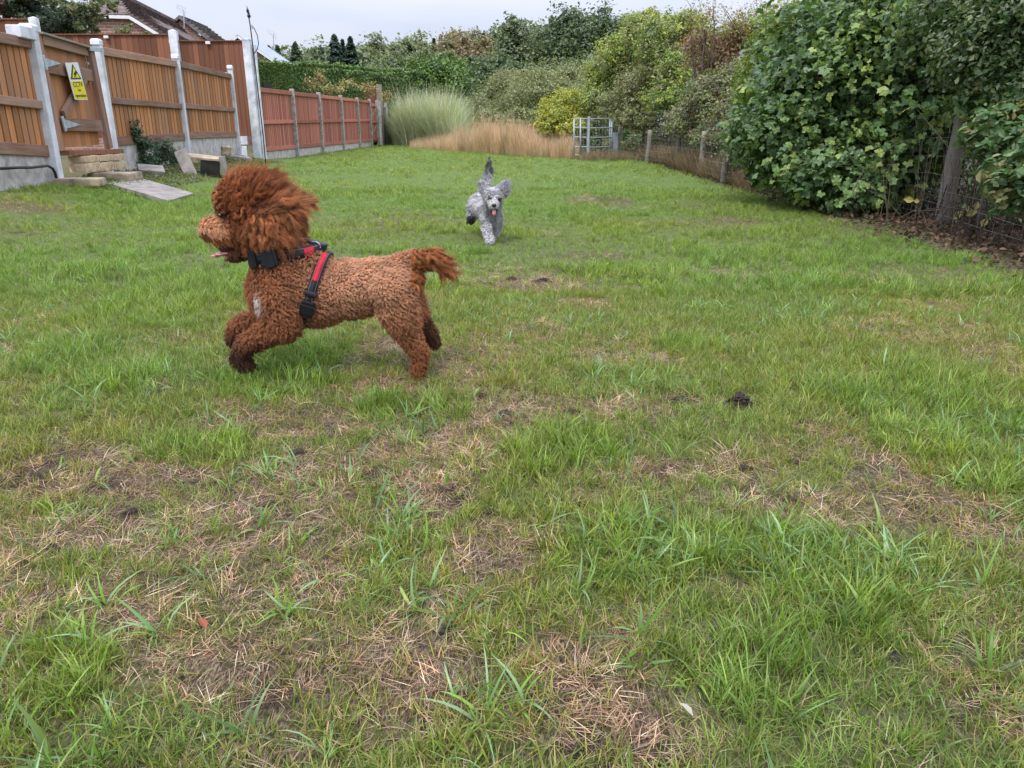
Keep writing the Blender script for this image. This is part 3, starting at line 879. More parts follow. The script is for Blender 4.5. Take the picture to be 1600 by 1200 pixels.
bar(GT, 'brace', M['rail_wood'], FP(96, 180, .06), FP(139, 121, .06), .13, .045)
bar(GT, 'stile', M['rail_wood'], FP(78, 48, .03), FP(84, 236, .03), .10, .10)
bar(GT, 'jamb', M['rail_wood'], FP(152, 74, .07), FP(158, 232, .07), .16, .08)
def hinge(y, x0, x1):
    hb = bar(GT, 'hinge', M['galv'], FP(x0, y - 11, .10), FP(x0 + 2, y + 12, .10), .06, .02)
    p0, p1, p2 = FP(x0 + 2, y - 7, .095), FP(x0 + 3, y + 8, .095), FP(x1, y + 2, .095)
    mb = MB(); v = [p0, p1, p2] + [p + fnor * .008 for p in (p0, p1, p2)]
    mb.add(v, [(0, 1, 2), (5, 4, 3), (0, 3, 4, 1), (1, 4, 5, 2), (2, 5, 3, 0)]); mb.build('hinge_strap', M['galv'], hb)
hinge(97, 75, 101); hinge(193, 88, 116)
lt = bar(GT, 'latch', M['galv'], FP(147, 76, .12), FP(165, 78, .14), .06, .03)
GT2 = MB().tube([FP(143, 99, .07), FP(143, 99, .11)], .018, 8).build('latch_ring', M['galv'], GT)
bar(GT, 'threshold', M['dark_wood'], FP(86, 239, .08), FP(168, 236, .08), .07, .22)
# sign
SG = empty('cctv_sign', FP(118, 125, .14), 'narrow white and yellow CCTV warning sign fixed to the gate', 'sign')
def signpt(u, v, off=.0):   # u 0..1 across, v 0..1 down
    a = FP(104, 98, .13).lerp(FP(124, 97, .13), u); b = FP(110, 156, .13).lerp(FP(130, 156, .13), u)
    return a.lerp(b, v) + fnor * off
def splate(name, mat, uv, off, par, thick=.004):
    v = [signpt(u, w_, off) for u, w_ in uv] + [signpt(u, w_, off - thick) for u, w_ in uv]
    k = len(uv)
    f = [tuple(reversed(range(k))), tuple(range(k, 2 * k))] + [(i, (i + 1) % k, (i + 1) % k + k, i + k) for i in range(k)]
    return MB().add(v, f).build(name, mat, par)
M['sign_white'] = m_plain('sign_white', (0.75, 0.75, 0.75), 0.4, var=.02, bmp=0)
M['sign_yellow'] = m_plain('sign_yellow', (0.78, 0.66, 0.02), 0.4, var=.02, bmp=0)
M['sign_black'] = m_plain('sign_black', (0.02, 0.02, 0.02), 0.4, var=.02, bmp=0)
splate('sign_plate', M['sign_white'], [(.06, 0), (.94, 0), (1, .015), (1, .985), (.94, 1), (.06, 1), (0, .985), (0, .015)], .0, SG, .008)
yp = splate('yellow_panel', M['sign_yellow'], [(.05, .49), (.95, .49), (.95, .97), (.05, .97)], .004, SG)
tr_ = splate('warning_triangle', M['sign_black'], [(.5, .04), (.92, .44), (.08, .44)], .004, SG)
splate('triangle_field', M['sign_yellow'], [(.5, .12), (.78, .405), (.22, .405)], .008, tr_)
splate('camera_symbol', M['sign_black'], [(.36, .30), (.56, .22), (.66, .27), (.47, .36)], .011, tr_)
splate('camera_symbol', M['sign_black'], [(.38, .35), (.44, .35), (.44, .39), (.38, .39)], .011, tr_)
def sign_text(txt, v, size, par):
    cu = bpy.data.curves.new('lettering', 'FONT'); cu.body = txt; cu.size = size; cu.align_x = 'CENTER'; cu.align_y = 'CENTER'; cu.extrude = .001
    to = bpy.data.objects.new('tmp_text', cu); COL.objects.link(to)
    dg = bpy.context.evaluated_depsgraph_get(); me = bpy.data.meshes.new_from_object(to.evaluated_get(dg)); bpy.data.objects.remove(to)
    me.name = 'lettering'; me.materials.clear(); me.materials.append(M['sign_black'])
    x = (signpt(1, v) - signpt(0, v)).normalized(); z = (signpt(.5, 0) - signpt(.5, 1)).normalized(); y = z.cross(x)
    o_ = signpt(.5, v, .0065)
    mw = Matrix(((x.x, z.x, -y.x, o_.x), (x.y, z.y, -y.y, o_.y), (x.z, z.z, -y.z, o_.z), (0, 0, 0, 1)))
    # stretch so the word fills the plate
    ww = (signpt(1, v) - signpt(0, v)).length; bw = max(p.co.x for p in me.vertices) - min(p.co.x for p in me.vertices)
    k = {'CCTV': .74, 'in': .2, 'operation': .86}[txt] * ww / bw
    me.transform(mw @ Matrix.Diagonal((k, 1, 1, 1))); link('lettering', me, par)
sign_text('CCTV', .585, .10, yp); sign_text('in', .73, .065, yp); sign_text('operation', .88, .065, yp)

# ------------------------------------------------------------------ tall fence with its corner post
YT = 22.75
F2 = empty('tall_board_fence', P(330, 240, YT), 'tall dark brown board fence across the end of the neighbouring garden', 'fence')
def tall(px0, px1, ytop, ybot, cnt):
    a, b = P(px0, ytop, YT), P(px1, ytop, YT)
    z0 = P(px0, ybot, YT).z
    boards(F2, a, b, z0, a.z, z0, b.z, cnt, M['dark_wood'], thick=.03, jitter=.006)
    bar(F2, 'capping_rail', M['dark_wood'], a + Vector((0, -.02, .0)), b + Vector((0, -.02, .0)), .03, .07)
tall(-60, 44, 30, 215, 11); tall(56, 262, 54, 215, 22); tall(276, 388, 64, 213, 14)
for (x, yt) in ((52, 28), (270, 48)):
    t_, b0 = P(x, yt, YT - .08), P(x, 240, YT - .08)
    o = MB().box((t_.x, t_.y, (t_.z + b0.z) / 2), (.11, .07, (t_.z - b0.z) / 2)).add([(t_.x - .11, t_.y - .07, t_.z), (t_.x + .11, t_.y - .07, t_.z), (t_.x + .11, t_.y + .07, t_.z), (t_.x - .11, t_.y + .07, t_.z), (t_.x, t_.y, t_.z + .035)], [(0, 1, 4), (1, 2, 4), (2, 3, 4), (3, 0, 4)]).build('post', M['white_paint'], F2, bevel=.01)
for (x, y) in ((166, 58), (325, 67)):
    c_ = P(x, y, YT - .06); MB().box((c_.x, c_.y, c_.z), (.06, .04, .035)).build('bracket', M['sign_white'], F2, bevel=.01)
for (y0, y1) in ((213, 226), (228, 246)):
    a, b = P(368, y0, YT - .02), P(388, y1, YT - .02)
    MB().box((a + b) / 2, (abs(b.x - a.x) / 2, .05, abs(a.z - b.z) / 2)).build('gravel_board', M['white_paint'], F2, bevel=.008)
CPp = P(397, 248, 22.35)
CPt = P(384, 62, 22.35)
mb = MB(); cx_ = P(395, 150, 22.35).x
mb.box((cx_ - .03, 22.4, (CPt.z + .05) / 2), (.10, .10, (CPt.z - .05) / 2)).build('corner_post', M['white_paint'], F2, bevel=.012)
mb = MB().add([(cx_ - .14, 22.29, CPt.z), (cx_ + .08, 22.29, CPt.z), (cx_ + .08, 22.51, CPt.z), (cx_ - .14, 22.51, CPt.z), (cx_ - .03, 22.4, CPt.z + .03)], [(0, 1, 4), (1, 2, 4), (2, 3, 4), (3, 0, 4), (3, 2, 1, 0)])
mb.build('post_cap', M['white_paint'], F2)
MB().box((cx_ + .125, 22.5, (CPt.z - .1) / 2), (.04, .05, (CPt.z - .1) / 2)).build('post_strip', M['white_paint'], F2, bevel=.008)

# ------------------------------------------------------------------ red fence
F3 = empty('red_stained_fence', (-7.15, 30, 0), 'red stained feather board fence with grey concrete posts along the lawn', 'fence')
yr = [22.75, 26.4, 30.0, 33.8, 37.4, 40.6, 42.8]
xr = -7.15
ztp = lambda Y: 1.98 + .012 * (Y - 23)
for i, y in enumerate(yr):
    if i == 0: continue
    zt = ztp(y) + .07
    MB().box((xr + .07, y, zt / 2 - .1), (.07, .07, zt / 2 + .1)).build('post', M['concrete_post'], F3, bevel=.015)
for i in range(len(yr) - 2):
    y0, y1 = yr[i], yr[i + 1]
    boards(F3, (xr, y0), (xr, y1), .26, ztp(y0), .26, ztp(y1), 20, M['red_wood'], thick=.07, side=-1, gap=.72, shadow_backing=True)
    for (z, h_) in ((-.06, .12), (-.92, .11)):
        bar(F3, 'rail', M['red_wood'], (xr + .06, y0 + .08, ztp(y0) + z), (xr + .06, y1 - .08, ztp(y1) + z), h_, .06)
    bar(F3, 'bottom_rail', M['red_wood'], (xr + .05, y0 + .08, .32), (xr + .05, y1 - .08, .32), .12, .05)
    MB().box((xr + .01, (y0 + y1) / 2, .08), (.03, (y1 - y0) / 2 - .07, .17)).build('gravel_board', M['concrete'], F3)
GR = empty('red_gate', (xr, 41.7, 0), 'narrow red stained gate with diagonal braces at the far end of the red fence', 'gate')
boards(GR, (xr, 40.7), (xr, 42.7), .2, 2.1, .2, 2.1, 10, M['red_wood'], thick=.04, side=-1)
for (z) in (2.0, 1.2, .35): bar(GR, 'ledge', M['red_wood'], (xr + .06, 40.75, z), (xr + .06, 42.65, z), .12, .05)
bar(GR, 'brace', M['rail_wood'], (xr + .06, 40.8, 1.3), (xr + .06, 42.6, 1.95), .1, .05); bar(GR, 'brace', M['rail_wood'], (xr + .06, 40.8, .45), (xr + .06, 42.6, 1.15), .1, .05)
F4 = empty('grey_board_fence', (-7.1, 47, 0), 'weathered grey board fence half hidden behind the tall grass', 'fence')
ys = [43.4, 45.6, 48.6, 51.8]
for i, y in enumerate(ys):
    MB().box((-7.05, y, 1.1), (.09, .08, 1.12)).build('post', M['concrete_post'], F4, bevel=.01)
    if i < 3:
        boards(F4, (-7.15, y), (-7.15, ys[i + 1]), .15, 2.05, .15, 2.05, 10, M['grey_wood'], thick=.04, side=-1)
        bar(F4, 'rail', M['grey_wood'], (-7.1, y, 1.95), (-7.1, ys[i + 1], 1.95), .1, .06); bar(F4, 'rail', M['grey_wood'], (-7.1, y, 1.1), (-7.1, ys[i + 1], 1.1), .1, .06)
F5 = empty('garden_panel_fence', P(560, 170, 46), 'short dark red panel fence with a brown end post seen above the red fence', 'fence')
a, b = P(520, 133, 44), P(588, 136, 44)
boards(F5, a, b, .2, a.z, .2, b.z, 16, M['dark_wood'])
c_ = P(592, 132, 44); MB().box((c_.x, 44, c_.z / 2), (.14, .1, c_.z / 2)).build('post', M['grey_wood'], F5)

# ------------------------------------------------------------------ houses
def slab(name, mat, parent, q, th):
    """thick quad/poly: q list of points, thickness along its normal"""
    q = [Vector(p) for p in q]; nn = (q[1] - q[0]).cross(q[2] - q[0]).normalized()
    if nn.z < 0: nn = -nn
    v = q + [p - nn * th for p in q]; k = len(q)
    f = [tuple(range(k)), tuple(reversed(range(k, 2 * k)))] + [((i + 1) % k, i, i + k, (i + 1) % k + k) for i in range(k)]
    return MB().add(v, f).build(name, mat, parent)
def tile_rows(parent, E0, E1, R0, R1, mat, rows, name='tile_course', per=0):
    """tile courses lapping up a roof plane"""
    E0, E1, R0, R1 = map(Vector, (E0, E1, R0, R1))
    nn = (E1 - E0).cross(R0 - E0).normalized()
    if nn.z < 0: nn = -nn
    for i in range(rows):
        t0, t1 = i / rows, (i + 1.15) / rows
        a, b = E0.lerp(R0, t0), E1.lerp(R1, t0); c, d = E1.lerp(R1, min(t1, 1)), E0.lerp(R0, min(t1, 1))
        mb = MB(); nt_ = max(2, int((b - a).length / .33)) if per else 1
        for k in range(nt_):
            u0, u1 = k / nt_, (k + .93) / nt_ if nt_ > 1 else 1
            w0 = random.uniform(0, .02)
            q = [a.lerp(b, u0) + nn * (.12 + w0), a.lerp(b, u1) + nn * (.12 + w0), d.lerp(c, u1) + nn * .015, d.lerp(c, u0) + nn * .015]
            v = q + [p - nn * .09 for p in q]
            mb.add(v, [(0, 1, 2, 3), (7, 6, 5, 4), (0, 4, 5, 1), (1, 5, 6, 2), (2, 6, 7, 3), (3, 7, 4, 0)])
        mb.build(name, mat, parent)
H1 = empty('brick_house', (-17, 38, 0), 'red brick house with brown tiled half hipped roof behind the tall fence', 'house')
R0, R1 = P(180, -8, 36.5), P(280, 41, 47); R1.z = R0.z
E0 = P(267, 62, 34); V0 = P(200, 22, 34); E1 = E0 + (R1 - R0); 
dax = (R1 - R0); dax.z = 0; dax.normalize(); gx = Vector((dax.y, -dax.x, 0))
def mir(p): 
    k = (p - R0).dot(gx); return p - gx * (2 * k)
E0m, E1m, V0m = mir(E0), mir(E1), mir(V0)
rf = slab('roof', M['tile'], H1, [E0, E1, R1, R0, V0], .12)
slab('roof_slope', M['tile'], H1, [E0m, V0m, R0, R1, E1m], .12); slab('half_hip', M['tile'], H1, [V0, R0, V0m], .1)
Vt = V0 + (V0 - E0).normalized() * 0
Rn = R0 - dax * ((R0 - V0).dot(dax))
tile_rows(rf, E0, E1, V0, V0 + (R1 - R0), M['tile'], 9, per=1)
tile_rows(rf, V0 + dax * .1, V0 + (R1 - R0), R0, R1, M['tile'], 9, per=1)
w0, w1 = E0 - gx * .25 + dax * .25, E0m + gx * .25 + dax * .25
wv = [w0, w1, V0m + gx * .1 + dax * .25 - Vector((0, 0, .1)), V0 - gx * .1 + dax * .25 - Vector((0, 0, .1))]
gb = [Vector((w1.x, w1.y, -.5)), Vector((w0.x, w0.y, -.5))]
k_ = [gb[0], gb[1], w0, wv[3], wv[2], w1]
off = dax * 10.0
MB().add(k_ + [p + off for p in k_], [(0, 1, 2, 3, 4, 5), (11, 10, 9, 8, 7, 6), (1, 7, 8, 2), (0, 5, 11, 6)]).build('wall', M['brick'], H1)
bar(H1, 'bargeboard', M['white_board'], E0 - Vector((0, 0, .12)), V0 - Vector((0, 0, .10)), .12, .06)
bar(H1, 'fascia', M['white_board'], V0 - Vector((0, 0, .12)), V0m - Vector((0, 0, .10)), .12, .06)
bar(H1, 'ridge', M['tile'], R0 + Vector((0, 0, .1)), R1 + Vector((0, 0, .1)), .16, .22)
H2 = empty('neighbour_house', (-18, 48, 0), 'second house behind with a dark grey tiled gable roof and an aerial', 'house')
R0, R1 = P(279, 24, 46), P(318, 37, 50.5); R1.z = R0.z
E0 = R0 + Vector((2.6, .1, -2.0)); E1 = R1 + Vector((2.6, .1, -2.0)); E0m = R0 + Vector((-2.6, -.1, -2.0)); E1m = R1 + Vector((-2.6, -.1, -2.0))
rf = slab('roof', M['tile_grey'], H2, [E0, E1, R1, R0], .12); slab('roof_slope', M['tile_grey'], H2, [E0m, R0, R1, E1m], .12)
tile_rows(rf, E0, E1, R0, R1, M['tile_grey'], 14, per=1)
kk = [Vector((E0m.x + .2, E0m.y + .2, -.5)), Vector((E0.x - .2, E0.y + .2, -.5)), E0 + Vector((-.2, .2, -.15)), R0 + Vector((0, .2, -.2)), E0m + Vector((.2, .2, -.15))]
MB().add(kk + [p + Vector((0, 4, 0)) for p in kk], [(0, 1, 2, 3, 4), (9, 8, 7, 6, 5), (1, 6, 7, 2), (0, 4, 9, 5)]).build('wall', M['brick'], H2)
AE = empty('roof_aerial', P(288, 45, 45.8), 'television aerial on a thin mast on the grey tiled roof', 'aerial')
def aerial(AE, x, yb, yt, Y):
    a, b = P(x, yb, Y), P(x - 1, yt, Y); MB().tube([a, b], .03, 6).build('mast', M['galv'], AE)
    c0, c1 = P(x - 8, yt - 4, Y), P(x + 5, yt + 5, Y); mb = MB().tube([c0, c1], .022, 5)
    for k in range(7):
        t = k / 6; p = c0.lerp(c1, t); l_ = .12 + .1 * t; mb.tube([p - Vector((.05, .3, l_)), p + Vector((.05, -.3, l_))], .01, 4)
    mb.build('antenna', M['galv'], AE)
aerial(AE, 288, 45, 15, 45.8)
H3 = empty('far_house', (-16, 52, 0), 'far brick house with white bargeboards and a pale shining roof', 'house')
R0, E0 = P(371, 54, 50), P(430, 95, 50); R1 = P(406, 64, 53.5); R1.z = R0.z; E1 = E0 + (R1 - R0)
sl = E0 - R0; E0m = R0 + Vector((-sl.x, 0, sl.z)); E1m = E0m + (R1 - R0)
slab('roof', M['sky_sheen_roof'], H3, [E0, E1, R1, R0], .1); slab('roof_slope', M['tile_grey'], H3, [E0m, R0, R1, E1m], .1)
bar(H3, 'bargeboard', M['white_board'], R0 - Vector((0, .05, .12)), E0 - Vector((0, .05, .10)), .12, .06)
bar(H3, 'bargeboard', M['white_board'], R0 - Vector((0, .05, .12)), E0m - Vector((0, .05, .10)), .12, .06)
kk = [Vector((E0m.x, E0m.y + .2, -.5)), Vector((E0.x - .1, E0.y + .2, -.5)), E0 + Vector((-.1, .2, -.2)), R0 + Vector((0, .2, -.25)), E0m + Vector((0, .2, -.2))]
MB().add(kk + [p + Vector((0, 3, 0)) for p in kk], [(0, 1, 2, 3, 4), (9, 8, 7, 6, 5), (1, 6, 7, 2), (0, 4, 9, 5)]).build('wall', M['brick'], H3)
AE2 = empty('far_aerial', P(428, 92, 52), 'small faint aerial behind the pale roof of the far house', 'aerial')
aerial(AE2, 428, 90, 53, 54)

# ------------------------------------------------------------------ iron crook pole
PL = empty('garden_crook', G(415, 262), 'thin black iron shepherd crook pole with a curled hook beside the corner post', 'garden hook')
gp = G(416, 264)
Yp = gp.y
seg_ = [P(416, 264, Yp), P(411, 210, Yp), P(403, 140, Yp), P(396, 80, Yp), P(391, 40, Yp), P(387, 16, Yp), P(385.5, 9, Yp)]
MB().tube(seg_, [.013, .013, .013, .013, .013, .012, .006], 7).build('pole', M['iron'], PL, True)
k_ = MB()
for (x, y, r_) in ((387, 17, .035), (389, 25, .045), (388.3, 21, .03)):
    c_ = P(x, y, Yp); k_.tube([c_ - Vector((0, 0, .05)), c_, c_ + Vector((0, 0, .05))], [.012, r_, .012], 8)
k_.build('finial', M['iron'], PL, True)
MB().tube([P(x, y, Yp) for x, y in ((397, 84), (402, 77), (404, 68), (402, 55), (397, 44), (393, 39), (394.5, 45))], .010, 6).build('hook', M['iron'], PL, True)

# ------------------------------------------------------------------ stones, steps, slabs, hose at the foot of the near fence
def rock(name, c, h, mat, label, cat, rot=(0, 0, 0), rough_=.06, seed=0, group=None, parent=None, cuts=5, bev=.02):
    bm = bmesh.new(); bmesh.ops.create_cube(bm, size=2)
    bmesh.ops.subdivide_edges(bm, edges=bm.edges[:], cuts=cuts, use_grid_fill=True)
    for v in bm.verts:
        p = v.co.copy(); q = Vector((p.x * h[0], p.y * h[1], p.z * h[2]))
        nn = noise.noise_vector(q * 9 + Vector((seed * 3.1, 0, 0))) * rough_ * min(h) * 1.6 + noise.noise_vector(q * 30 + Vector((seed, 2, 0))) * rough_ * min(h) * .6
        e = sum(1 for k in p if abs(k) > .99)
        v.co = q * (1 - .012 * (e - 1)) + nn
    me = bpy.data.meshes.new(name); bm.to_mesh(me); bm.free()
    me.polygons.foreach_set('use_smooth', [False] * len(me.polygons))
    o = bpy.data.objects.new(name, me); COL.objects.link(o); me.materials.append(mat)
    o.location = c; o.rotation_euler = rot
    if parent is not None:
        o.parent = parent; o.matrix_parent_inverse = parent_inv(parent)
    if label: tag(o, label, cat, group)
    return o
# cream stone courses under the gate
SW = empty('stone_step', FP(128, 262, .2), 'two courses of cream split stone under the garden gate', 'step')
for (ya, yb) in ((243, 253), (254, 268)):
    a, b = FP(96, (ya + yb) / 2 + 1, .12), FP(166, (ya + yb) / 2 - 3, .12)
    for k in range(3):
        c_ = a.lerp(b, (k + .5) / 3); L = (b - a).length / 3
        rock('stone', c_, (.11, L / 2 * .98, abs(zat(120, ya, near_pt(120).y) - zat(120, yb, near_pt(120).y)) / 2), M['stone_warm'], None, None, (0, 0, .12), .10, k + ya, parent=SW)
def ground_block(name, pxs, Yoff, h, rotz, mat, label, cat, seed, tilt=(0, 0), zadd=0, group=None):
    g_ = G(pxs[0], pxs[1], .25)
    return rock(name, (g_.x, g_.y, float(gz(g_.x, g_.y)) + h[2] * .7 + zadd), h, mat, label, cat, (tilt[0], tilt[1], rotz), .10, seed, group)
ground_block('stone_block', (125, 280), 0, (.28, .20, .05), .25, M['stone'], 'mossy sandstone block below the gate step, left one of the pair', 'stone', 1, group='stone blocks at the gate')
ground_block('stone_block', (180, 272), 0, (.30, .26, .06), .1, M['stone'], 'flat worn sandstone block at the white gate post', 'stone', 2, group='stone blocks at the gate')
ground_block('stone_block', (236, 264), 0, (.20, .18, .04), .5, M['slab'], 'dark grey tilted slab in front of the small shrub', 'stone', 3, tilt=(.25, .1), zadd=.04)
c_ = G(2, 300, .05)
LG = rock('stone_ledge', (c_.x - .35, c_.y + .25, .10), (1.1, .55, .09), M['stone'], 'long low stone ledge at the foot of the left fence bay', 'ledge', (0, 0, .1), .06, 4)
# leaning plank-like slab
c_ = G(292, 262, .22)
rock('leaning_slab', (c_.x, c_.y, .27), (.11, .03, .30), M['slab'], 'narrow grey paving slab leaning against the fence by the shrub', 'slab', (-.5, -.35, .3), .08, 6)
# hollow block with a near-black face
c_ = G(326, 268, .14)
BX = empty('planter_block', (c_.x, c_.y, .1), 'broken grey stone trough with a black face near the fence', 'trough')
rock('trough_top', (c_.x - .12, c_.y + .1, .36), (.34, .22, .05), M['stone'], None, None, (.1, .12, .3), .10, 7, parent=BX)
rock('black_face', (c_.x + .04, c_.y - .02, .16), (.16, .10, .18), M['black_block'], None, None, (.0, .1, .3), .08, 8, parent=BX)
rock('side_slab', (c_.x + .25, c_.y + .12, .22), (.05, .16, .18), M['slab'], None, None, (.0, -.1, .3), .08, 9, parent=BX)
c_ = G(343, 255, .15)
rock('small_brown_block', (c_.x, c_.y + .5, .40), (.10, .09, .10), M['stone'], 'small brown stone standing behind the black faced trough', 'stone', (.2, .1, .5), .12, 10)
c_ = G(372, 252, .12)
rock('flat_stone', (c_.x, c_.y, .20), (.30, .25, .045), M['slab'], 'flat grey stone lying at the foot of the corner post', 'stone', (.05, .12, .5), .1, 12)
# paving slab lying in the lawn
q = [G(170, 295, .1), G(214, 285, .1), G(302, 294, .1), G(262, 304, .1)]
q = [Vector((p.x, p.y, float(gz(p.x, p.y)) + .035)) for p in q]
sl_ = slab('paving_slab', M['slab'], None, q, .05); tag(sl_, 'pale grey flat paving slab sunk into the grass near the gate', 'paving slab')
# hose on the gravel board
mb = MB().tube([FP(-40, 264, .12), FP(0, 262, .12), FP(20, 262, .12), FP(48, 259, .12), FP(55, 263, .12), FP(58, 270, .12), FP(57, 279, .13)], .018, 7)
tag(mb.build('black_hose', M['hose'], None, True), 'black hose pipe looped against the gravel board of the left fence bay', 'hose')

# ------------------------------------------------------------------ shrub by the fence, hedge, trees
def bl(cx, cy, rx, ry, Y, dz=None):
    c = P(cx, cy, Y); k = Y / (CP * 1200 + SP * (600 - cy))
    r_ = rx * k
    return (c.x, c.y, c.z, r_, dz if dz is not None else r_, ry * k)
rgx = random.Random(31)
def tree(name, label, cat, group, base, top, r0, blobs, n, size, pal, limbs=6, spread=1.5, bark='bark', **kw):
    T = empty(name, base, label, cat, group)
    if limbs is not None:
        trunk_mb(base, top, r0, limbs, spread, rgx).build('trunk', M[bark], T, True)
    crown('crown', blobs, n, size, pal, T, **kw)
    return T
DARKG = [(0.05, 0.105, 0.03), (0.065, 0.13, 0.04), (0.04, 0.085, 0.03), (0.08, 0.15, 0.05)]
MAPLE = [(0.085, 0.155, 0.045), (0.11, 0.185, 0.055), (0.07, 0.13, 0.045), (0.13, 0.20, 0.085), (0.15, 0.23, 0.055), (0.09, 0.145, 0.06)]
YELG = [(0.32, 0.38, 0.07), (0.25, 0.34, 0.07), (0.20, 0.29, 0.06), (0.36, 0.40, 0.10)]
OLIVE = [(0.21, 0.24, 0.10), (0.25, 0.27, 0.13), (0.17, 0.20, 0.08), (0.28, 0.27, 0.14)]
RUSTY = [(0.24, 0.11, 0.08), (0.28, 0.15, 0.09), (0.20, 0.18, 0.08), (0.26, 0.24, 0.11), (0.30, 0.18, 0.11)]
GREYG = [(0.12, 0.165, 0.075), (0.155, 0.195, 0.10), (0.095, 0.135, 0.06), (0.17, 0.22, 0.09)]

# small dark shrub
g_ = G(252, 258, .24)
k_ = g_.y
g_ = P(240, 262, near_pt(240).y - .4); k_ = g_.y
T = empty('low_shrub', (g_.x, k_, .1), 'small dark green shrub growing against the fence beside the gate', 'shrub')
trunk_mb((g_.x, k_, .1), (g_.x - .2, k_, .6), .02, 6, .35, rgx).build('trunk', M['twig'], T, True)
nf = lambda px, o=.35: near_pt(px).y - o
crown('crown', [bl(213, 205, 9, 18, nf(213), .12), bl(222, 228, 18, 18, nf(222), .2), bl(247, 238, 28, 20, nf(247), .25), bl(228, 254, 20, 14, nf(228, .6), .3), bl(268, 248, 20, 15, nf(268), .25)], 7500, .045,
      [(0.05, 0.10, 0.045), (0.07, 0.13, 0.06), (0.04, 0.08, 0.04), (0.10, 0.16, 0.09)], T, per=12, spread=.22, shell=.2)
# low ground ivy between stones
IV = leaf_mesh('ground_ivy', LEAF_SIMPLE, *(lambda X, Y: (np.stack([X, Y, gz(X, Y) + .05 * rng.random(len(X))], -1), rng.normal(size=(len(X), 3)) * .5 + [0, 0, 1.0]))(
    *(lambda t, o: (fence_x(10.6 + 11.5 * t) + .15 + o, 10.6 + 11.5 * t))(rng.random(9000), rng.random(9000) ** 1.5 * 1.1)),
    .045 * (.6 + .8 * rng.random(9000)), pal_pick([(0.06, 0.11, 0.04), (0.10, 0.13, 0.05), (0.16, 0.12, 0.07), (0.20, 0.15, 0.09), (0.08, 0.14, 0.05)], 9000))
tag(link('ground_ivy', IV, None, M['leaf']), 'low ivy and dead leaves along the foot of the orange fence', 'ivy', kind='stuff')

# laurel hedge behind the red fence
HD = empty('laurel_hedge', (-9, 34, 0), 'long clipped dark green laurel hedge behind the red fence', 'hedge')
def hedge_crown():
    n = 85000; t = rng.random(n)
    # polyline in px along the top
    px = np.interp(t, [0, .25, .6, 1], [392, 450, 560, 690]); Yd = 31 + 21 * t
    top = np.interp(px, [392, 450, 500, 560, 610, 650, 700], [105, 106, 107, 111, 113, 110, 112]) + 5 * (fbm(px, px * 0, 22, 4) - .5)
    X = (px - 800) / 1290 * Yd
    zt = .9 + Yd * (.9487 * (200 - top)) / (1138.4 + .3162 * (600 - top))
    face = rng.random(n) < .72
    v = rng.random(n)
    Z = np.where(face, zt * (1 - v ** 1.1 * .98), zt + .06 * rng.normal(size=n))
    dep = np.where(face, .12 * rng.normal(size=n), 1.4 * rng.random(n))
    bulge = .5 * (fbm(X * 2 + 50, Z * 2 + 50, .9, 8) - .5)
    pos = np.stack([X, Yd + dep - bulge, Z + .10 * rng.normal(size=n) * (~face)], -1)
    nrm = np.where(face[:, None], np.array([[.15, -1, .5]]), np.array([[0, -.2, 1.0]])) + rng.normal(size=(n, 3)) * .55
    pal = pal_pick([(0.085, 0.155, 0.035), (0.11, 0.19, 0.04), (0.06, 0.11, 0.028), (0.16, 0.25, 0.06)], n) * (.7 + .6 * rng.random((n, 1)))
    o = link('leaves', leaf_mesh('leaves', LEAF_SIMPLE, pos, nrm, .15 * (.6 + .8 * rng.random(n)), pal), HD, M['leaf_gloss']); o['kind'] = 'stuff'
hedge_crown()
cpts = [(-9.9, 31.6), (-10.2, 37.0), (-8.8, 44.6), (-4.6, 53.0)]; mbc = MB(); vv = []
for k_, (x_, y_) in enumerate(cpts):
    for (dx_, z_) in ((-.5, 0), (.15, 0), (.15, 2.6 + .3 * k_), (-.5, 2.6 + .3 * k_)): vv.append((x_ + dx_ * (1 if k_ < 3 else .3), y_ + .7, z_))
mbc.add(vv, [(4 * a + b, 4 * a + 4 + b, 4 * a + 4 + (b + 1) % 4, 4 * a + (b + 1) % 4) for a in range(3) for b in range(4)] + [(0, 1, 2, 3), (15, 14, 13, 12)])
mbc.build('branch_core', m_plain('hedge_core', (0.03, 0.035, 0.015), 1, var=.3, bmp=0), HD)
tree('bay_tree', 'rounded bright green evergreen bush at the end of the laurel hedge', 'bush', None, P(690, 215, 51), P(690, 120, 51), .12,
     [bl(690, 135, 42, 40, 50.5, 1.7), bl(670, 150, 34, 45, 50, 1.4), bl(712, 160, 26, 32, 50, 1.1), bl(655, 125, 24, 26, 50.2, 1.1), bl(700, 110, 22, 24, 51, 1.1)], 26000, .16,
     [(0.10, 0.18, 0.04), (0.14, 0.23, 0.045), (0.07, 0.13, 0.035), (0.18, 0.28, 0.07)], limbs=5, mat=M['leaf_gloss'], per=40, spread=.2, shell=.75)
# dry climber over the red fence
def cloud_stuff(name, label, cat, blobs, n, size, pal, mat=None, **kw):
    o = crown(name, blobs, n, size, pal, None, mat, **kw); tag(o, label, cat, kind='stuff'); return o
CL = empty('dry_climber', (-7.6, 36, 1.9), 'yellow brown withered climber hanging over the top of the red fence', 'climber')
crown('leaves', [bl(490, 130, 14, 12, 34, .4), bl(520, 138, 18, 13, 35, .4), bl(545, 130, 14, 10, 36, .4), bl(575, 140, 16, 12, 38, .4), bl(500, 118, 10, 14, 34, .3), bl(605, 150, 14, 12, 40, .4)], 1900, .085,
      [(0.38, 0.32, 0.13), (0.34, 0.25, 0.13), (0.28, 0.30, 0.11), (0.22, 0.15, 0.09)], CL, M['leaf_dry'], per=10, spread=.25, shell=.2)

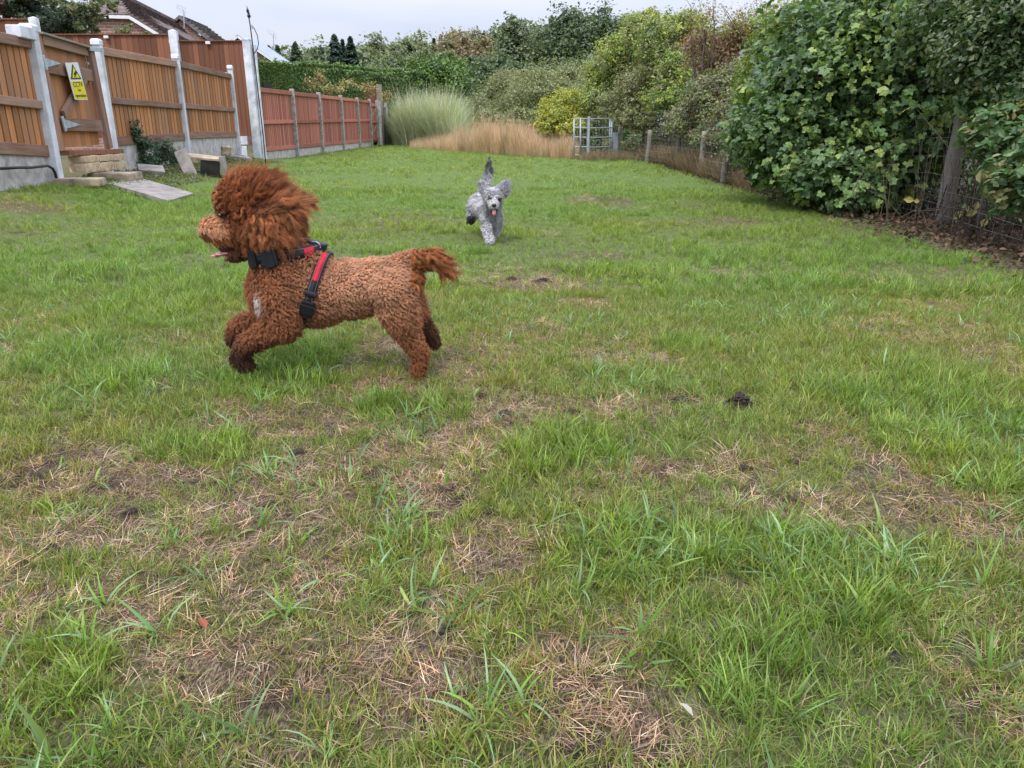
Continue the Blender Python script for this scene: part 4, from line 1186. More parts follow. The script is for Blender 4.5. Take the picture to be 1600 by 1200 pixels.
# garden trees behind the tall fence, left
def gtree(label, blobs, n, size, pal, base, top, r0=.1, limbs=7, spread=1, grp='garden trees behind the tall fence', name='garden_tree', per=22, sp=.2, shell=.35, mat=None, bark='bark'):
    T = empty(name, base, label, 'tree', grp)
    trunk_mb(base, top, r0, limbs, spread, rgx).build('trunk', M[bark], T, True)
    crown('crown', blobs, n, size, pal, T, mat, per=per, spread=sp, shell=shell)
    return T
CON = [(0.05, 0.085, 0.055), (0.06, 0.10, 0.06), (0.04, 0.07, 0.045), (0.10, 0.14, 0.09)]
gtree('dark blue green conifer rising over the tall brown fence', [bl(90, 40, 34, 20, 26, 1.2), bl(70, 18, 30, 10, 26.5, 1), bl(118, 30, 22, 18, 26, .8)], 8000, .09, CON, P(95, 200, 26), P(95, 15, 26))
gtree('thin branched olive green garden tree with sky gaps beside the brick gable', [bl(130, 14, 30, 10, 25, .8), bl(160, 5, 24, 8, 25, .7), bl(90, 3, 26, 6, 25, .6), bl(138, 44, 16, 10, 25, .6), bl(150, 28, 16, 8, 25, .5)], 4200, .09, [(0.13, 0.16, 0.08), (0.10, 0.14, 0.07), (0.17, 0.19, 0.09)], P(140, 200, 25), P(140, -5, 25), .06, 9, 1.0)
gtree('dark reddish shrub at the corner of the tall fence', [bl(4, 10, 14, 16, 25, .6), bl(-20, 0, 20, 26, 25, .6)], 3500, .09, [(0.08, 0.035, 0.03), (0.10, 0.05, 0.04), (0.05, 0.03, 0.03)], P(-10, 200, 25), P(-5, -15, 25), .06, 5, .6)
gtree('grey green garden tree between the red shrub and the conifer', [bl(32, 12, 22, 20, 25.5, .9), bl(50, -5, 24, 12, 25.5, .8), bl(25, -14, 26, 12, 25.5, .9)], 5000, .10, [(0.09, 0.13, 0.06), (0.12, 0.17, 0.08), (0.07, 0.10, 0.05)], P(35, 200, 25.5), P(35, -20, 25.5), .08, 7, .8)
gtree('yellow green shrub growing up the brick gable wall', [bl(196, 48, 22, 9, 31, .4), bl(225, 55, 14, 6, 31, .3)], 1100, .08, [(0.13, 0.17, 0.06), (0.18, 0.20, 0.08), (0.24, 0.16, 0.09)], P(205, 200, 31), P(205, 40, 31), .05, 4, .5, shell=.1)

# ---- far wood
def conifer(label, px, ytop, ybase, wpx, Y, pal, n=5000, grp='conifers in the far wood'):
    b0 = P(px, ybase, Y); t0 = P(px, ytop, Y); hgt = t0.z - 0.3; w_ = wpx * Y / 1300
    T = empty('conifer_tree', (b0.x, Y, .3), label, 'tree', grp)
    MB().tube([(b0.x, Y, 0), (b0.x, Y, t0.z)], [.16, .02], 6).build('trunk', M['bark'], T, True)
    t = rng.random(n) ** .75; t = 1 - t; lay = (t * 13 + rng.random(n) * .5)
    rr = 1.7 * w_ * (1 - t) ** .55 * (.35 + .65 * rng.random(n) ** .5) * (.75 + .35 * np.cos(lay * 6.283)); a = rng.random(n) * 6.283
    arm = np.round(a * 3.5 + np.floor(lay) * .6) / 3.5; a = arm + rng.normal(size=n) * .1
    pos = np.stack([b0.x + rr * np.cos(a), Y + rr * np.sin(a), .3 + hgt * (.12 + .88 * t) - rr * .22], -1)
    nrm = np.stack([np.cos(a) * .5, np.sin(a) * .5, np.ones(n)], -1) + rng.normal(size=(n, 3)) * .35
    col = pal_pick(pal, n) * (.7 + .6 * rng.random((n, 1)))
    link('crown', leaf_mesh('crown', LEAF_SIMPLE, pos, nrm, .0045 * Y * (.7 + .7 * rng.random(n)), col), T, M['leaf'])
    return T
SPR = [(0.05, 0.085, 0.06), (0.06, 0.10, 0.065), (0.04, 0.07, 0.05)]
SPR2 = [(0.11, 0.15, 0.09), (0.13, 0.17, 0.10), (0.09, 0.13, 0.08)]
for lab, px, yt, w_, Y, pal in [
    ('dark spruce, the tallest of the pair above the laurel hedge', 532, 54, 17, 64, SPR), ('dark spruce standing just beside the tallest one', 556, 57, 15, 65, SPR),
    ('narrow dark spruce behind the dark pair', 544, 62, 9, 66, SPR), ('slim conifer rising over the end of the pale roof', 445, 71, 13, 68, SPR2),
    ('pale conifer above the start of the laurel hedge', 472, 66, 15, 66, SPR2), ('small dark conifer near the pale roof', 432, 72, 9, 82, SPR),
    ('thin pale conifer between two birches over the hedge', 498, 74, 18, 80, SPR2), ('short dark conifer behind the bay bush', 645, 70, 10, 82, SPR),
    ('slim spruce tip rising over the rusty trees', 682, 60, 8, 84, SPR2), ('low conifer left of the dark spruces', 512, 74, 18, 75, SPR2),
    ('narrow conifer behind the garden panel fence', 662, 70, 10, 78, SPR), ('small conifer tip above the rusty crowns', 757, 52, 10, 86, SPR2)]:
    conifer(lab, px, yt, 205, w_, Y, pal)
def wood(label, px, yt, w_, Y, pal, n=4500, size=None, low=205, bark='bark', sp=.22, shell=.35, grp='broadleaf trees in the far wood', name='wood_tree', limbs=7, up=.5):
    k = Y / 1300.; b0 = P(px, low, Y); t0 = P(px, yt, Y)
    h = t0.z * (1.10 if Y > 52 else 1.04)
    n = int(n * 2.0)
    bx = b0.x; W = w_ * k * 1.55
    blobs = [(bx, Y, h * .60, W * .95, W * .8, h * .30)]
    for j in range(7):
        a = rgx.uniform(0, 6.28); q = rgx.uniform(.25, .75)
        blobs.append((bx + W * .6 * math.cos(a) * (1.1 - q * .5), Y + W * .6 * math.sin(a), h * (.35 + .5 * q), W * .45, W * .45, h * .14))
    blobs.append((bx + rgx.uniform(-.15, .15) * W, Y, h * .84, W * .5, W * .45, h * .15))
    blobs.append((bx + rgx.uniform(-.5, .5) * W, Y, h * .78, W * .4, W * .4, h * .13))
    T = empty(name, (bx, Y, .2), label, 'tree', grp)
    trunk_mb((bx, Y, .0), (bx, Y, h * .93), .012 * h + .04, limbs, W * .8, rgx).build('trunk', M[bark], T, True)
    crown('crown', blobs, n, size or .0040 * Y, pal, T, per=26, spread=sp, shell=shell, up=up)
    return T
OLV2 = [(0.19, 0.23, 0.12), (0.23, 0.26, 0.14), (0.16, 0.19, 0.10)]
BRN = [(0.24, 0.18, 0.11), (0.28, 0.20, 0.13), (0.20, 0.19, 0.10)]
DG2 = [(0.09, 0.135, 0.06), (0.11, 0.16, 0.07), (0.07, 0.11, 0.05), (0.14, 0.19, 0.08)]
WOOD = [
    ('faint birch at the left end of the far wood', 418, 84, 20, 88, OLV2, 3000, 'bark_pale'), ('pale birch above the middle of the laurel hedge', 594, 66, 28, 80, OLV2, 5000, 'bark_pale'),
    ('pale birch left of the one over the hedge', 577, 78, 20, 74, OLV2, 3500, 'bark_pale'), ('slim olive tree behind the hedge end', 622, 76, 22, 78, OLV2, 4000, 'bark_pale'),
    ('rusty brown tree over the bay bush', 700, 70, 24, 80, BRN, 4500, 'bark'), ('second rusty brown tree beside the slim spruce', 728, 66, 24, 84, BRN, 4500, 'bark'),
    ('olive tree behind the bay bush', 668, 82, 26, 76, OLV2, 4500, 'bark'), ('brown crowned tree left of the tall birch', 762, 66, 26, 82, BRN, 5000, 'bark'),
    ('dark green tree below the rusty crowns', 740, 100, 34, 66, DG2, 6000, 'bark'), ('dark green tree behind the dry grass', 775, 95, 30, 68, DG2, 5500, 'bark'),
    ('tall thin birch standing highest in the middle of the wood', 805, 32, 24, 74, [(0.13, 0.17, 0.08), (0.16, 0.20, 0.09), (0.11, 0.14, 0.07)], 5000, 'bark_pale'),
    ('dark oak right of the tall birch', 850, 52, 30, 78, DG2, 7000, 'bark'), ('broad dark oak with the highest crown left of the hawthorns', 895, 26, 36, 76, DG2, 10000, 'bark'),
    ('dark oak right of the highest one', 938, 30, 30, 78, DG2, 8000, 'bark'), ('dark oak half hidden by yellow green leaves', 975, 36, 30, 80, DG2, 7000, 'bark'),
    ('brownish oak at the right end of the far wood', 1010, 34, 28, 82, [(0.13, 0.13, 0.07), (0.10, 0.13, 0.06)], 5000, 'bark'),
    ('mid green tree in front of the dark oaks', 920, 95, 30, 62, DG2, 6000, 'bark'), ('mid green tree low between oak and birch', 865, 105, 30, 60, DG2 + OLV2, 6000, 'bark'),
    ('dark tree in the gap behind the dry grass', 700, 120, 32, 60, DG2, 5000, 'bark'),
    ('dark tree in the gap behind the bay bush', 725, 150, 26, 56, DG2, 4000, 'bark'), ('dense tree low behind the spruces', 540, 82, 40, 72, DG2 + OLV2, 4000, 'bark'),
    ('dense tree low behind the pale birch', 620, 94, 36, 68, DG2 + OLV2, 4000, 'bark'), ('dense tree low behind the slim conifer', 470, 84, 36, 74, DG2 + OLV2, 3500, 'bark'),
    ('dense tree behind the rusty crowns', 800, 110, 34, 64, DG2, 5000, 'bark'), ('dense tree low left of the yellow thicket', 960, 110, 34, 58, DG2, 6000, 'bark')]
WOOD += [('olive tree filling the skyline over the pale roof end', 440, 89, 26, 90, OLV2, 4000, 'bark'), ('pale green tree left of the dark spruces', 490, 85, 28, 90, OLV2, 4500, 'bark'),
    ('grey green tree right behind the dark spruces', 515, 81, 26, 92, OLV2 + DG2, 4500, 'bark'), ('mixed green tree right of the dark spruces', 575, 79, 26, 90, OLV2 + DG2, 4500, 'bark'),
    ('pale birch like tree above the hedge end', 635, 68, 28, 88, OLV2, 5000, 'bark_pale'), ('olive tree above the bay bush', 660, 66, 26, 90, OLV2, 5000, 'bark'),
    ('bronze green tree between the rusty trees', 712, 60, 28, 90, BRN + OLV2, 5500, 'bark'), ('bronze green tree left of the tall birch', 745, 56, 28, 92, BRN + OLV2, 5500, 'bark'),
    ('dull green tree behind the tall birch', 785, 50, 30, 92, OLV2 + DG2, 6000, 'bark'), ('dull green tree filling between birch and oak', 828, 48, 28, 92, OLV2 + DG2, 6000, 'bark')]
for lab, px, yt, w_, Y, pal, n_, bk in WOOD:
    wood(lab, px, yt, w_, Y, pal, n_, bark=bk)
# willow and birch scrub in front of the wood
SCR = [(0.23, 0.26, 0.12), (0.27, 0.29, 0.15), (0.19, 0.22, 0.10), (0.30, 0.30, 0.17)]
for lab, px, yt, w_, Y, n_ in [('feathery olive willow bush behind the pink grass', 745, 150, 30, 48, 6000), ('tall feathery willow bush in the middle of the scrub', 790, 112, 30, 50, 7000),
    ('feathery willow bush right of the tall one', 835, 108, 32, 47, 8000), ('drooping willow scrub behind the yellow bush', 880, 98, 34, 48, 8000), ('olive willow scrub left of the metal gate', 925, 120, 30, 42, 7000),
    ('low willow bush at the edge of the dry grass', 770, 172, 26, 42, 5000), ('low willow bush beside the yellow bush', 820, 170, 28, 40, 5000), ('pale scrub bush left of the willows', 720, 178, 20, 46, 3500)]:
    wood(lab, px, yt, w_, Y, SCR, n_, size=.12, low=215, grp='willow scrub behind the dry grass', name='willow_bush', bark='bark_pale', sp=.28, shell=.2, limbs=10, up=.0)
def bush(name, label, grp, blobs, n, size, pal, Y, px, ytop, bark='bark', limbs=8, spread=1.2, r0=.06, cat='bush', **kw):
    b0 = P(px, 215, Y); t0 = P(px, ytop, Y)
    T = empty(name, (b0.x, Y, 0), label, cat, grp)
    trunk_mb((b0.x, Y, 0), (b0.x, Y, t0.z), r0, limbs, spread, rgx).build('trunk', M[bark], T, True)
    crown('crown', blobs, n, size, pal, T, **kw)
    return T
YEL = [(0.38, 0.38, 0.05), (0.30, 0.33, 0.05), (0.44, 0.42, 0.07), (0.22, 0.27, 0.05)]
bush('yellow_bush', 'bright yellow green bush just left of the metal gate', None, [bl(875, 178, 32, 34, 30, 1), bl(905, 165, 24, 26, 30.5, .9), bl(858, 200, 22, 18, 29.5, .7), bl(895, 200, 26, 18, 29, .7)], 14000, .09, YEL, 30, 880, 150, per=24, spread=.22, shell=.5)
RT = 'trees behind the wire fence'
bush('field_maple', 'yellow green maple rising behind the metal gate', RT, [bl(940, 120, 26, 30, 30, 1), bl(965, 90, 30, 34, 29, 1.2), bl(935, 160, 26, 26, 29, .8), bl(990, 60, 28, 34, 28, 1.2), bl(1010, 35, 18, 20, 28, .8)], 22000, .095, YELG + OLIVE, 29, 968, 40, r0=.1, cat='tree', per=22, spread=.22, shell=.45)
bush('hawthorn', 'olive hawthorn hanging over the wire fence beside the metal gate', RT, [bl(1000, 140, 36, 34, 25, 1), bl(960, 165, 26, 22, 26, .8), bl(1030, 100, 30, 40, 24, 1), bl(1000, 185, 40, 18, 24.5, .8)], 20000, .075, OLIVE + [(0.17, 0.12, 0.08), (0.22, 0.24, 0.09)], 25, 1005, 110, cat='tree', per=18, spread=.2, shell=.4)
bush('field_maple', 'light green maple above the first wooden fence posts', RT, [bl(1030, 60, 32, 34, 24, 1.2), bl(1055, 110, 32, 34, 23, 1.1), bl(1070, 40, 24, 22, 24, .8), bl(1040, 150, 34, 24, 22.5, .9)], 22000, .08, YELG + OLIVE + [(0.12, 0.2, 0.05)], 23.5, 1050, 35, r0=.09, cat='tree', per=20, spread=.2, shell=.45)
bush('red_hawthorn', 'rusty red leaved hawthorn between two green maples', RT, [bl(1120, 90, 40, 34, 19, 1.1), bl(1150, 60, 36, 24, 19, 1), bl(1095, 70, 26, 26, 19.5, .8), bl(1190, 80, 30, 34, 18, 1)], 22000, .06, RUSTY, 19, 1125, 45, r0=.08, cat='tree', per=14, spread=.24, shell=.3)
for lab, x0 in (('bare twiggy sapling rising over the red hawthorn', 1165), ('second twiggy sapling over the red hawthorn', 1210), ('thin twiggy sapling left of the red hawthorn', 1098)):
    T = empty('sapling', P(x0, 220, 18), lab, 'sapling', RT)
    mb = MB()
    for q in range(7):
        a = P(x0 + rgx.uniform(-18, 18), 90, 18 + rgx.uniform(-.5, .5)); e = P(x0 + rgx.uniform(-40, 40), rgx.uniform(-5, 40), 18 + rgx.uniform(-.5, .5)); mid = a.lerp(e, .5) + Vector((rgx.uniform(-.1, .1), 0, 0))
        mb.tube([P(x0, 220, 18), a, mid, e], [.03, .02, .012, .004], 4)
        for z_ in range(5):
            p = a.lerp(e, rgx.random()); mb.tube([p, p + Vector((rgx.uniform(-.3, .3), rgx.uniform(-.2, .2), rgx.uniform(.1, .35)))], [.006, .002], 3)
    mb.build('stem', M['twig'], T, True)
    crown('crown', [bl(x0, 35, 34, 30, 18, .7)], 900, .06, RUSTY + YELG, T, per=4, spread=.3, shell=.1)
bush('hawthorn', 'dense dull olive hawthorn behind the middle wire fence posts', RT, [bl(1110, 150, 44, 34, 17.5, 1), bl(1080, 190, 38, 26, 18.5, .9), bl(1150, 180, 40, 40, 16, .9), bl(1120, 215, 40, 22, 16, .8), bl(1160, 125, 40, 30, 17, .9)], 34000, .06, OLIVE + [(0.18, 0.13, 0.09), (0.13, 0.10, 0.06), (0.10, 0.14, 0.05)], 17, 1120, 120, cat='tree', per=16, spread=.2, shell=.35)
bush('field_maple', 'yellow green maple crown against the sky above the dark sycamore', RT, [bl(1230, 60, 44, 44, 13, 1), bl(1275, 25, 44, 30, 12.5, 1), bl(1200, 120, 36, 40, 13.5, .9), bl(1320, 5, 40, 26, 12, .9)], 30000, .065, [(0.15, 0.22, 0.05), (0.20, 0.27, 0.06), (0.11, 0.17, 0.05), (0.26, 0.30, 0.07)], 13, 1250, 15, r0=.07, cat='tree', per=20, spread=.2, shell=.45)
bush('hawthorn', 'green hawthorn between the red hawthorn and the sycamore', RT, [bl(1180, 170, 34, 44, 14.5, .8), bl(1170, 230, 34, 34, 13.2, .7), bl(1215, 250, 30, 30, 12, .6)], 24000, .055, [(0.10, 0.14, 0.06), (0.13, 0.17, 0.07), (0.15, 0.13, 0.07), (0.17, 0.21, 0.08)], 14, 1185, 140, cat='tree', per=14, spread=.2, shell=.35)

# big sycamore / maple with large lobed leaves
SYc = dict(per=26, spread=.20, shell=.62)
def syc_col(pos, col, ci, nc):
    # lighter, yellower young leaves on some sprays
    k = (rng.random(nc) < .13)[ci]
    col = np.where(k[:, None], pal_pick([(0.21, 0.30, 0.07), (0.26, 0.36, 0.09), (0.30, 0.36, 0.08)], len(col)) * (.7 + .5 * rng.random((len(col), 1))), col)
    return col
SYB = [bl(1330, 110, 110, 100, 9.6, 1.1), bl(1240, 190, 74, 70, 9.6, .8), bl(1400, 215, 84, 70, 8.9, .7), bl(1290, 265, 76, 46, 9.0, .6), bl(1185, 215, 36, 40, 10.4, .5), bl(1215, 265, 44, 26, 10.2, .4),
       bl(1450, 80, 90, 90, 8.8, .8), bl(1350, 290, 60, 44, 8.7, .5), bl(1450, 180, 60, 60, 8.5, .6), bl(1400, 20, 90, 50, 9.4, .9), bl(1310, 315, 40, 24, 9.0, .35)]
T = empty('sycamore', (5.0, 9.6, 0), 'large dark green sycamore with lobed leaves spilling over the wire fence', 'tree', RT)
trunk_mb((4.9, 9.8, 0), (4.7, 9.8, 3.0), .09, 14, 1.0, rgx).build('trunk', M['bark'], T, True)
crown('crown', SYB, 66000, .078, MAPLE, T, M['leaf_gloss'], tmpl=LEAF_MAPLE, up=.7, rnd=.65, colfn=syc_col, kind='stuff', **SYc)
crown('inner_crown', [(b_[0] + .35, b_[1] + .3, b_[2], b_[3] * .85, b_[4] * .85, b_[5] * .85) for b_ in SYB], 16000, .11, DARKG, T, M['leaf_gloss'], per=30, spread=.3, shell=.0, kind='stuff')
# single big leaves in front, each one picked out
lm = []
for c in [(0.17, 0.27, 0.07), (0.11, 0.20, 0.05), (0.24, 0.30, 0.08), (0.13, 0.23, 0.07)]:
    V = LEAF_MAPLE[0]; me = np_mesh('leaf', V.copy(), LEAF_MAPLE[1].copy(), np.tile(np.array([c]), (len(V), 1)), False); me.materials.append(M['leaf_gloss']); lm.append(me)
def single_leaves(T, spots, Yj, size=.12):
    for (x, y, rx, ry, Y, k) in spots:
        for i in range(k):
            p = P(x + rgx.gauss(0, rx), y + rgx.gauss(0, ry), Y + rgx.uniform(-Yj, Yj))
            nn = Vector((rgx.gauss(-.5, .35), rgx.gauss(-.7, .35), rgx.gauss(.7, .3))).normalized()
            mw = Matrix.Translation(p) @ nn.to_track_quat('Z', 'Y').to_matrix().to_4x4() @ Matrix.Rotation(rgx.uniform(0, 6.28), 4, 'Z') @ Matrix.Scale(size * rgx.uniform(.7, 1.3), 4)
            link_w('leaf', rgx.choice(lm), T, None, mw)
single_leaves(T, [(1250, 262, 40, 22, 8.9, 60), (1400, 250, 36, 30, 8.1, 60), (1180, 235, 18, 18, 10, 20), (1440, 170, 30, 24, 7.9, 40), (1350, 300, 30, 18, 8.2, 30)], .25, .085)

bush('hawthorn', 'tall grey green hawthorn leaning over the nearest fence post', RT, [bl(1560, 60, 80, 80, 7.0, .7), bl(1500, 20, 70, 50, 7.6, .8), bl(1610, 130, 60, 60, 6.6, .5), bl(1480, 60, 50, 60, 8, .6), bl(1640, 0, 80, 80, 6.6, .7), bl(1540, 110, 50, 34, 7.4, .5)], 42000, .05, GREYG + DARKG[:2], 7.2, 1560, -40, cat='tree', r0=.06, per=14, spread=.2, shell=.35, tmpl=LEAF_SIMPLE, mat=M['leaf'])
T = empty('bramble_bush', (4.9, 6.4, 0), 'leafy bramble bush at the edge behind the wire fence', 'bush')
bb_ = [bl(1590, 290, 40, 36, 5.8, .35), bl(1560, 215, 44, 36, 6.3, .4), bl(1620, 230, 40, 50, 5.9, .4), bl(1540, 160, 40, 26, 7, .4), bl(1600, 180, 50, 30, 6.3, .4)]
crown('crown', bb_, 6500, .065, [(0.09, 0.17, 0.06), (0.12, 0.21, 0.08), (0.07, 0.13, 0.05), (0.15, 0.23, 0.09), (0.2, 0.2, 0.08)], T, M['leaf_gloss'], tmpl=LEAF_FOLD, per=14, spread=.28, shell=.3, up=.7)
mb = MB()
for q in range(26):
    x0 = rgx.uniform(3.9, 5.4); y0 = rgx.uniform(5.2, 8.4); a = rgx.uniform(0, 6.28); L = rgx.uniform(.4, 1.1); h_ = rgx.uniform(.2, .8)
    mb.tube([(x0, y0, 0), (x0 + math.cos(a) * L * .35, y0 + math.sin(a) * L * .35, h_), (x0 + math.cos(a) * L * .75, y0 + math.sin(a) * L * .75, h_ * .9), (x0 + math.cos(a) * L, y0 + math.sin(a) * L, h_ * .4)], [.007, .006, .005, .002], 4)
mb.build('stem', M['twig'], T, True)['kind'] = 'stuff'
# yellowing leaves by the post
yl = leaf_mesh('leaf', (LEAF_FOLD[0], LEAF_FOLD[1]), np.zeros((1, 3)), np.array([[0, 0, 1.0]]), np.ones(1), np.array([(0.42, 0.36, 0.12)]), np.zeros(1)); yl.materials.append(M['leaf'])
yl2 = leaf_mesh('leaf', (LEAF_FOLD[0], LEAF_FOLD[1]), np.zeros((1, 3)), np.array([[0, 0, 1.0]]), np.ones(1), np.array([(0.20, 0.28, 0.11)]), np.zeros(1)); yl2.materials.append(M['leaf'])
for (x, y, k) in ((1510, 325, 0), (1497, 336, 0), (1538, 348, 0), (1518, 333, 0), (1432, 314, 0), (1420, 312, 0), (1575, 330, 1), (1555, 320, 1), (1590, 255, 1), (1580, 300, 1), (1560, 265, 1), (1545, 340, 1), (1505, 322, 1), (1526, 322, 0), (1495, 345, 1)):
    p = P(x, y, 6.9); nn = Vector((rgx.gauss(-.4, .3), -1, rgx.gauss(.3, .3))).normalized()
    link_w('leaf', yl2 if k else yl, T, None, Matrix.Translation(p) @ nn.to_track_quat('Z', 'Y').to_matrix().to_4x4() @ Matrix.Rotation(rgx.uniform(0, 6.28), 4, 'Z') @ Matrix.Scale(rgx.uniform(.06, .1), 4))

for lab, px, Y, w_, h_ in (('dull olive thicket behind the metal gate', 935, 29, 44, 196), ('dull thicket right behind the metal gate', 990, 28, 44, 200), ('thicket under the light green maple', 1040, 26.5, 40, 196), ('low thicket in the shade of the red hawthorn', 1100, 24, 50, 200), ('far thicket closing the gap by the yellow bush', 905, 34, 40, 190)):
    bush('thicket', lab, 'thickets under the trees', [bl(px, 225, w_, 20, Y, 1.6), bl(px + 10, 205, w_ * .8, 18, Y + .6, 1.4), bl(px - 14, 238, w_ * .8, 12, Y - .4, 1.2)], 9000, .085, OLIVE + DARKG + [(0.14, 0.10, 0.07)], Y, px, 200, per=18, spread=.3, shell=.2)
# dark undergrowth behind the wire fence
n = 60000
Yv = 3.2 + 22.4 * rng.random(n) ** 1.25
Xv = np.interp(Yv, [3.2, 8, 14, 25], [4.45, 4.5, 4.2, 4.1]) + rng.random(n) ** .8 * 2.6
Zv = rng.random(n) ** 1.3 * np.interp(Yv, [4, 9, 25], [1.5, 1.6, 1.4]) * (.5 + fbm(Xv, Yv, .6, 9)) 
pos = np.stack([Xv, Yv, Zv], -1)
cl = pal_pick([(0.05, 0.08, 0.035), (0.07, 0.10, 0.04), (0.09, 0.075, 0.05), (0.06, 0.05, 0.035), (0.10, 0.13, 0.06)], n) * (.6 + .6 * rng.random((n, 1)))
o = link('undergrowth', leaf_mesh('undergrowth', LEAF_SIMPLE, pos, rng.normal(size=(n, 3)) + [-.6, -.6, .4], .055 * (.6 + .8 * rng.random(n)), cl), None, M['leaf'])
tag(o, 'dark tangled undergrowth behind the wire fence', 'undergrowth', kind='stuff')
# twigs and stems tangle
mb = MB()
for q in range(650):
    y0 = 4.6 + 19 * rgx.random() ** 1.1; x0 = float(hedge_x(y0)) + rgx.uniform(.35, 1.6); a = rgx.uniform(0, 6.28); L = rgx.uniform(.15, .7); h_ = rgx.uniform(.2, 1.1)
    mb.tube([(x0, y0, 0), (x0 + math.cos(a) * L * .4, y0 + math.sin(a) * L * .4, h_ * .7), (x0 + math.cos(a) * L, y0 + math.sin(a) * L, h_)], [.0045, .0035, .0015], 3, cap=False)
o = mb.build('bramble_stems', M['twig'], None, True); tag(o, 'bare brown stems standing under the trees by the wire fence', 'stems', kind='stuff')
# leaf litter
n = 28000
Yv = 3.2 + 18 * rng.random(n) ** 1.5; off_ = rng.random(n) ** 1.2 * 1.9 - .15
Xv = hedge_x(Yv) + off_; k = rng.random(n) < np.clip(.2 + off_ * 1.2, 0.04, 1)
Xv, Yv = Xv[k], Yv[k]; n = len(Xv)
pos = np.stack([Xv, Yv, gz(Xv, Yv) + .01 + .05 * rng.random(n)], -1)
o = link('leaf_litter', leaf_mesh('leaf_litter', LEAF_FOLD, pos, rng.normal(size=(n, 3)) * .6 + [0, 0, 1.0], 0.042 * (.5 + .9 * rng.random(n)),
     pal_pick([(0.10, 0.06, 0.04), (0.14, 0.085, 0.055), (0.07, 0.045, 0.035), (0.19, 0.12, 0.075), (0.06, 0.06, 0.03)], n)), None, M['leaf_dry'])
tag(o, 'brown fallen leaves lying under the trees along the lawn edge', 'leaf litter', kind='stuff')
# dry rank grass along the wire fence and the far edge
tan = [tuft_mesh('tan_grass', 20, .12, (.35, 1.1), (.005, .010), (.1, .8), 4, [(0.60, 0.43, 0.30), (0.50, 0.36, 0.25), (0.68, 0.54, 0.40), (0.40, 0.33, 0.18), (0.32, 0.30, 0.14)], (.0, .25), rg) for _ in range(5)]
grn = [tuft_mesh('tall_grass', 22, .16, (.45, 1.3), (.006, .013), (.2, 1.1), 5, [(0.38, 0.44, 0.32), (0.46, 0.50, 0.40), (0.30, 0.37, 0.24), (0.56, 0.50, 0.38)], (.0, .3), rg) for _ in range(5)]
ded = [tuft_mesh('dead_grass', 22, .08, (.2, .5), (.003, .006), (.3, 1.6), 4, [(0.22, 0.17, 0.11), (0.30, 0.23, 0.14), (0.15, 0.14, 0.07), (0.17, 0.11, 0.08)], (.0, .6), rg) for _ in range(5)]
def place(name, meshes, mat, X, Y, s, label, tint=None):
    N = len(X); rot = np.stack([rng.normal(0, .08, N), rng.normal(0, .08, N), rng.random(N) * 6.283], -1)
    scatter(name, proto_coll(name + '_variants', meshes, mat), np.stack([X, Y, gz(X, Y)], -1), rot, np.stack([s, s, s], -1), rng.integers(0, len(meshes), N), tint if tint is not None else rng.random(N) * .5, label)
n = 5200; t = rng.random(n)
px = 640 + 262 * t ** .8; base = np.interp(px, [600, 700, 800, 900], [229, 236, 243, 249]); Yf = .9 * (1138.4 + .3162 * (600 - base)) / (.9487 * (base - 200))
Yv = Yf + rng.random(n) ** 1.3 * 9; Xv = (px - 800) / 1255 * Yf * (Yv / Yf)
s = np.interp(px, [640, 700, 760, 830, 900], [.42, .75, 1.2, .95, .62]) * (.5 + .65 * rng.random(n) ** 1.4) * (.45 + 1.1 * fbm(px, Yv * 6, 11, 19))
place('dry_tall_grass', tan, M['straw'], Xv, Yv, s, 'tall pinkish dry grass standing across the far end of the lawn')
n = 3800; px = 606 + 112 * rng.random(n) ** .9 + 12 * rng.normal(size=n) * (rng.random(n) < .3); base = np.interp(px, [600, 700, 800], [226, 231, 236]); Yf = .9 * (1138.4 + .3162 * (600 - base)) / (.9487 * (base - 200))
Yv = Yf + .3 + rng.random(n) * 5; Xv = (px - 800) / 1255 * Yv
s = np.interp(px, [600, 640, 690, 750], [1.3, 2.0, 1.9, 1.0]) * (.45 + .75 * rng.random(n) ** 1.5) * (.45 + 1.1 * fbm(px, Yv * 5, 9, 29))
place('green_tall_grass', grn, M['grass'], Xv, Yv, s, 'tall grey green reedy grass clump beside the end of the red fence', np.zeros(n))
n = 4200; Yv = 11.5 + 13 * rng.random(n); Xv = hedge_x(Yv) + .1 + .75 * rng.random(n)
place('rank_dead_grass', ded, M['straw'], Xv, Yv, .5 + .9 * rng.random(n) * np.clip((Yv - 6) / 10, .3, 1), 'dead brown grass along the foot of the wire fence')
n = 500; Yv = 22.5 + 3 * rng.random(n); Xv = 2.0 + 1.6 * rng.random(n)
place('gate_grass', ded, M['straw'], Xv, Yv, .5 + .5 * rng.random(n), 'rough grass around the foot of the metal gate')

# ------------------------------------------------------------------ wire fence and kissing gate
WF = empty('wire_fence', (4.0, 12, 0), 'stock wire fence on weathered round wooden posts under the trees', 'fence')
wp = [(1472, 352, 136, 7.5, .075), (1700, 420, 40, 5.0, .07), (1131, 285, 214, 13.4, .06), (1057, 262, 196, 18.8, .06), (1010, 256, 203, 21.3, .06), (1290, 318, 190, 10.3, .06), (963, 250, 196, 25.3, .06), (1095, 272, 205, 15.8, .06)]
for (x, yb, yt, Y, r_) in wp:
    b0 = P(x, yb, Y); t0 = P(x + (40 if x == 1472 else 6), yt, Y)
    b0.z = -.1
    mb = MB(); k = 7
    mb.tube([b0.lerp(t0, i / k) + Vector((rgx.uniform(-.006, .006), rgx.uniform(-.006, .006), 0)) for i in range(k + 1)], [r_ * rgx.uniform(.94, 1.06) * (1 - .12 * i / k) for i in range(k + 1)], 12)
    mb.build('post', M['oldpost'], WF, True)
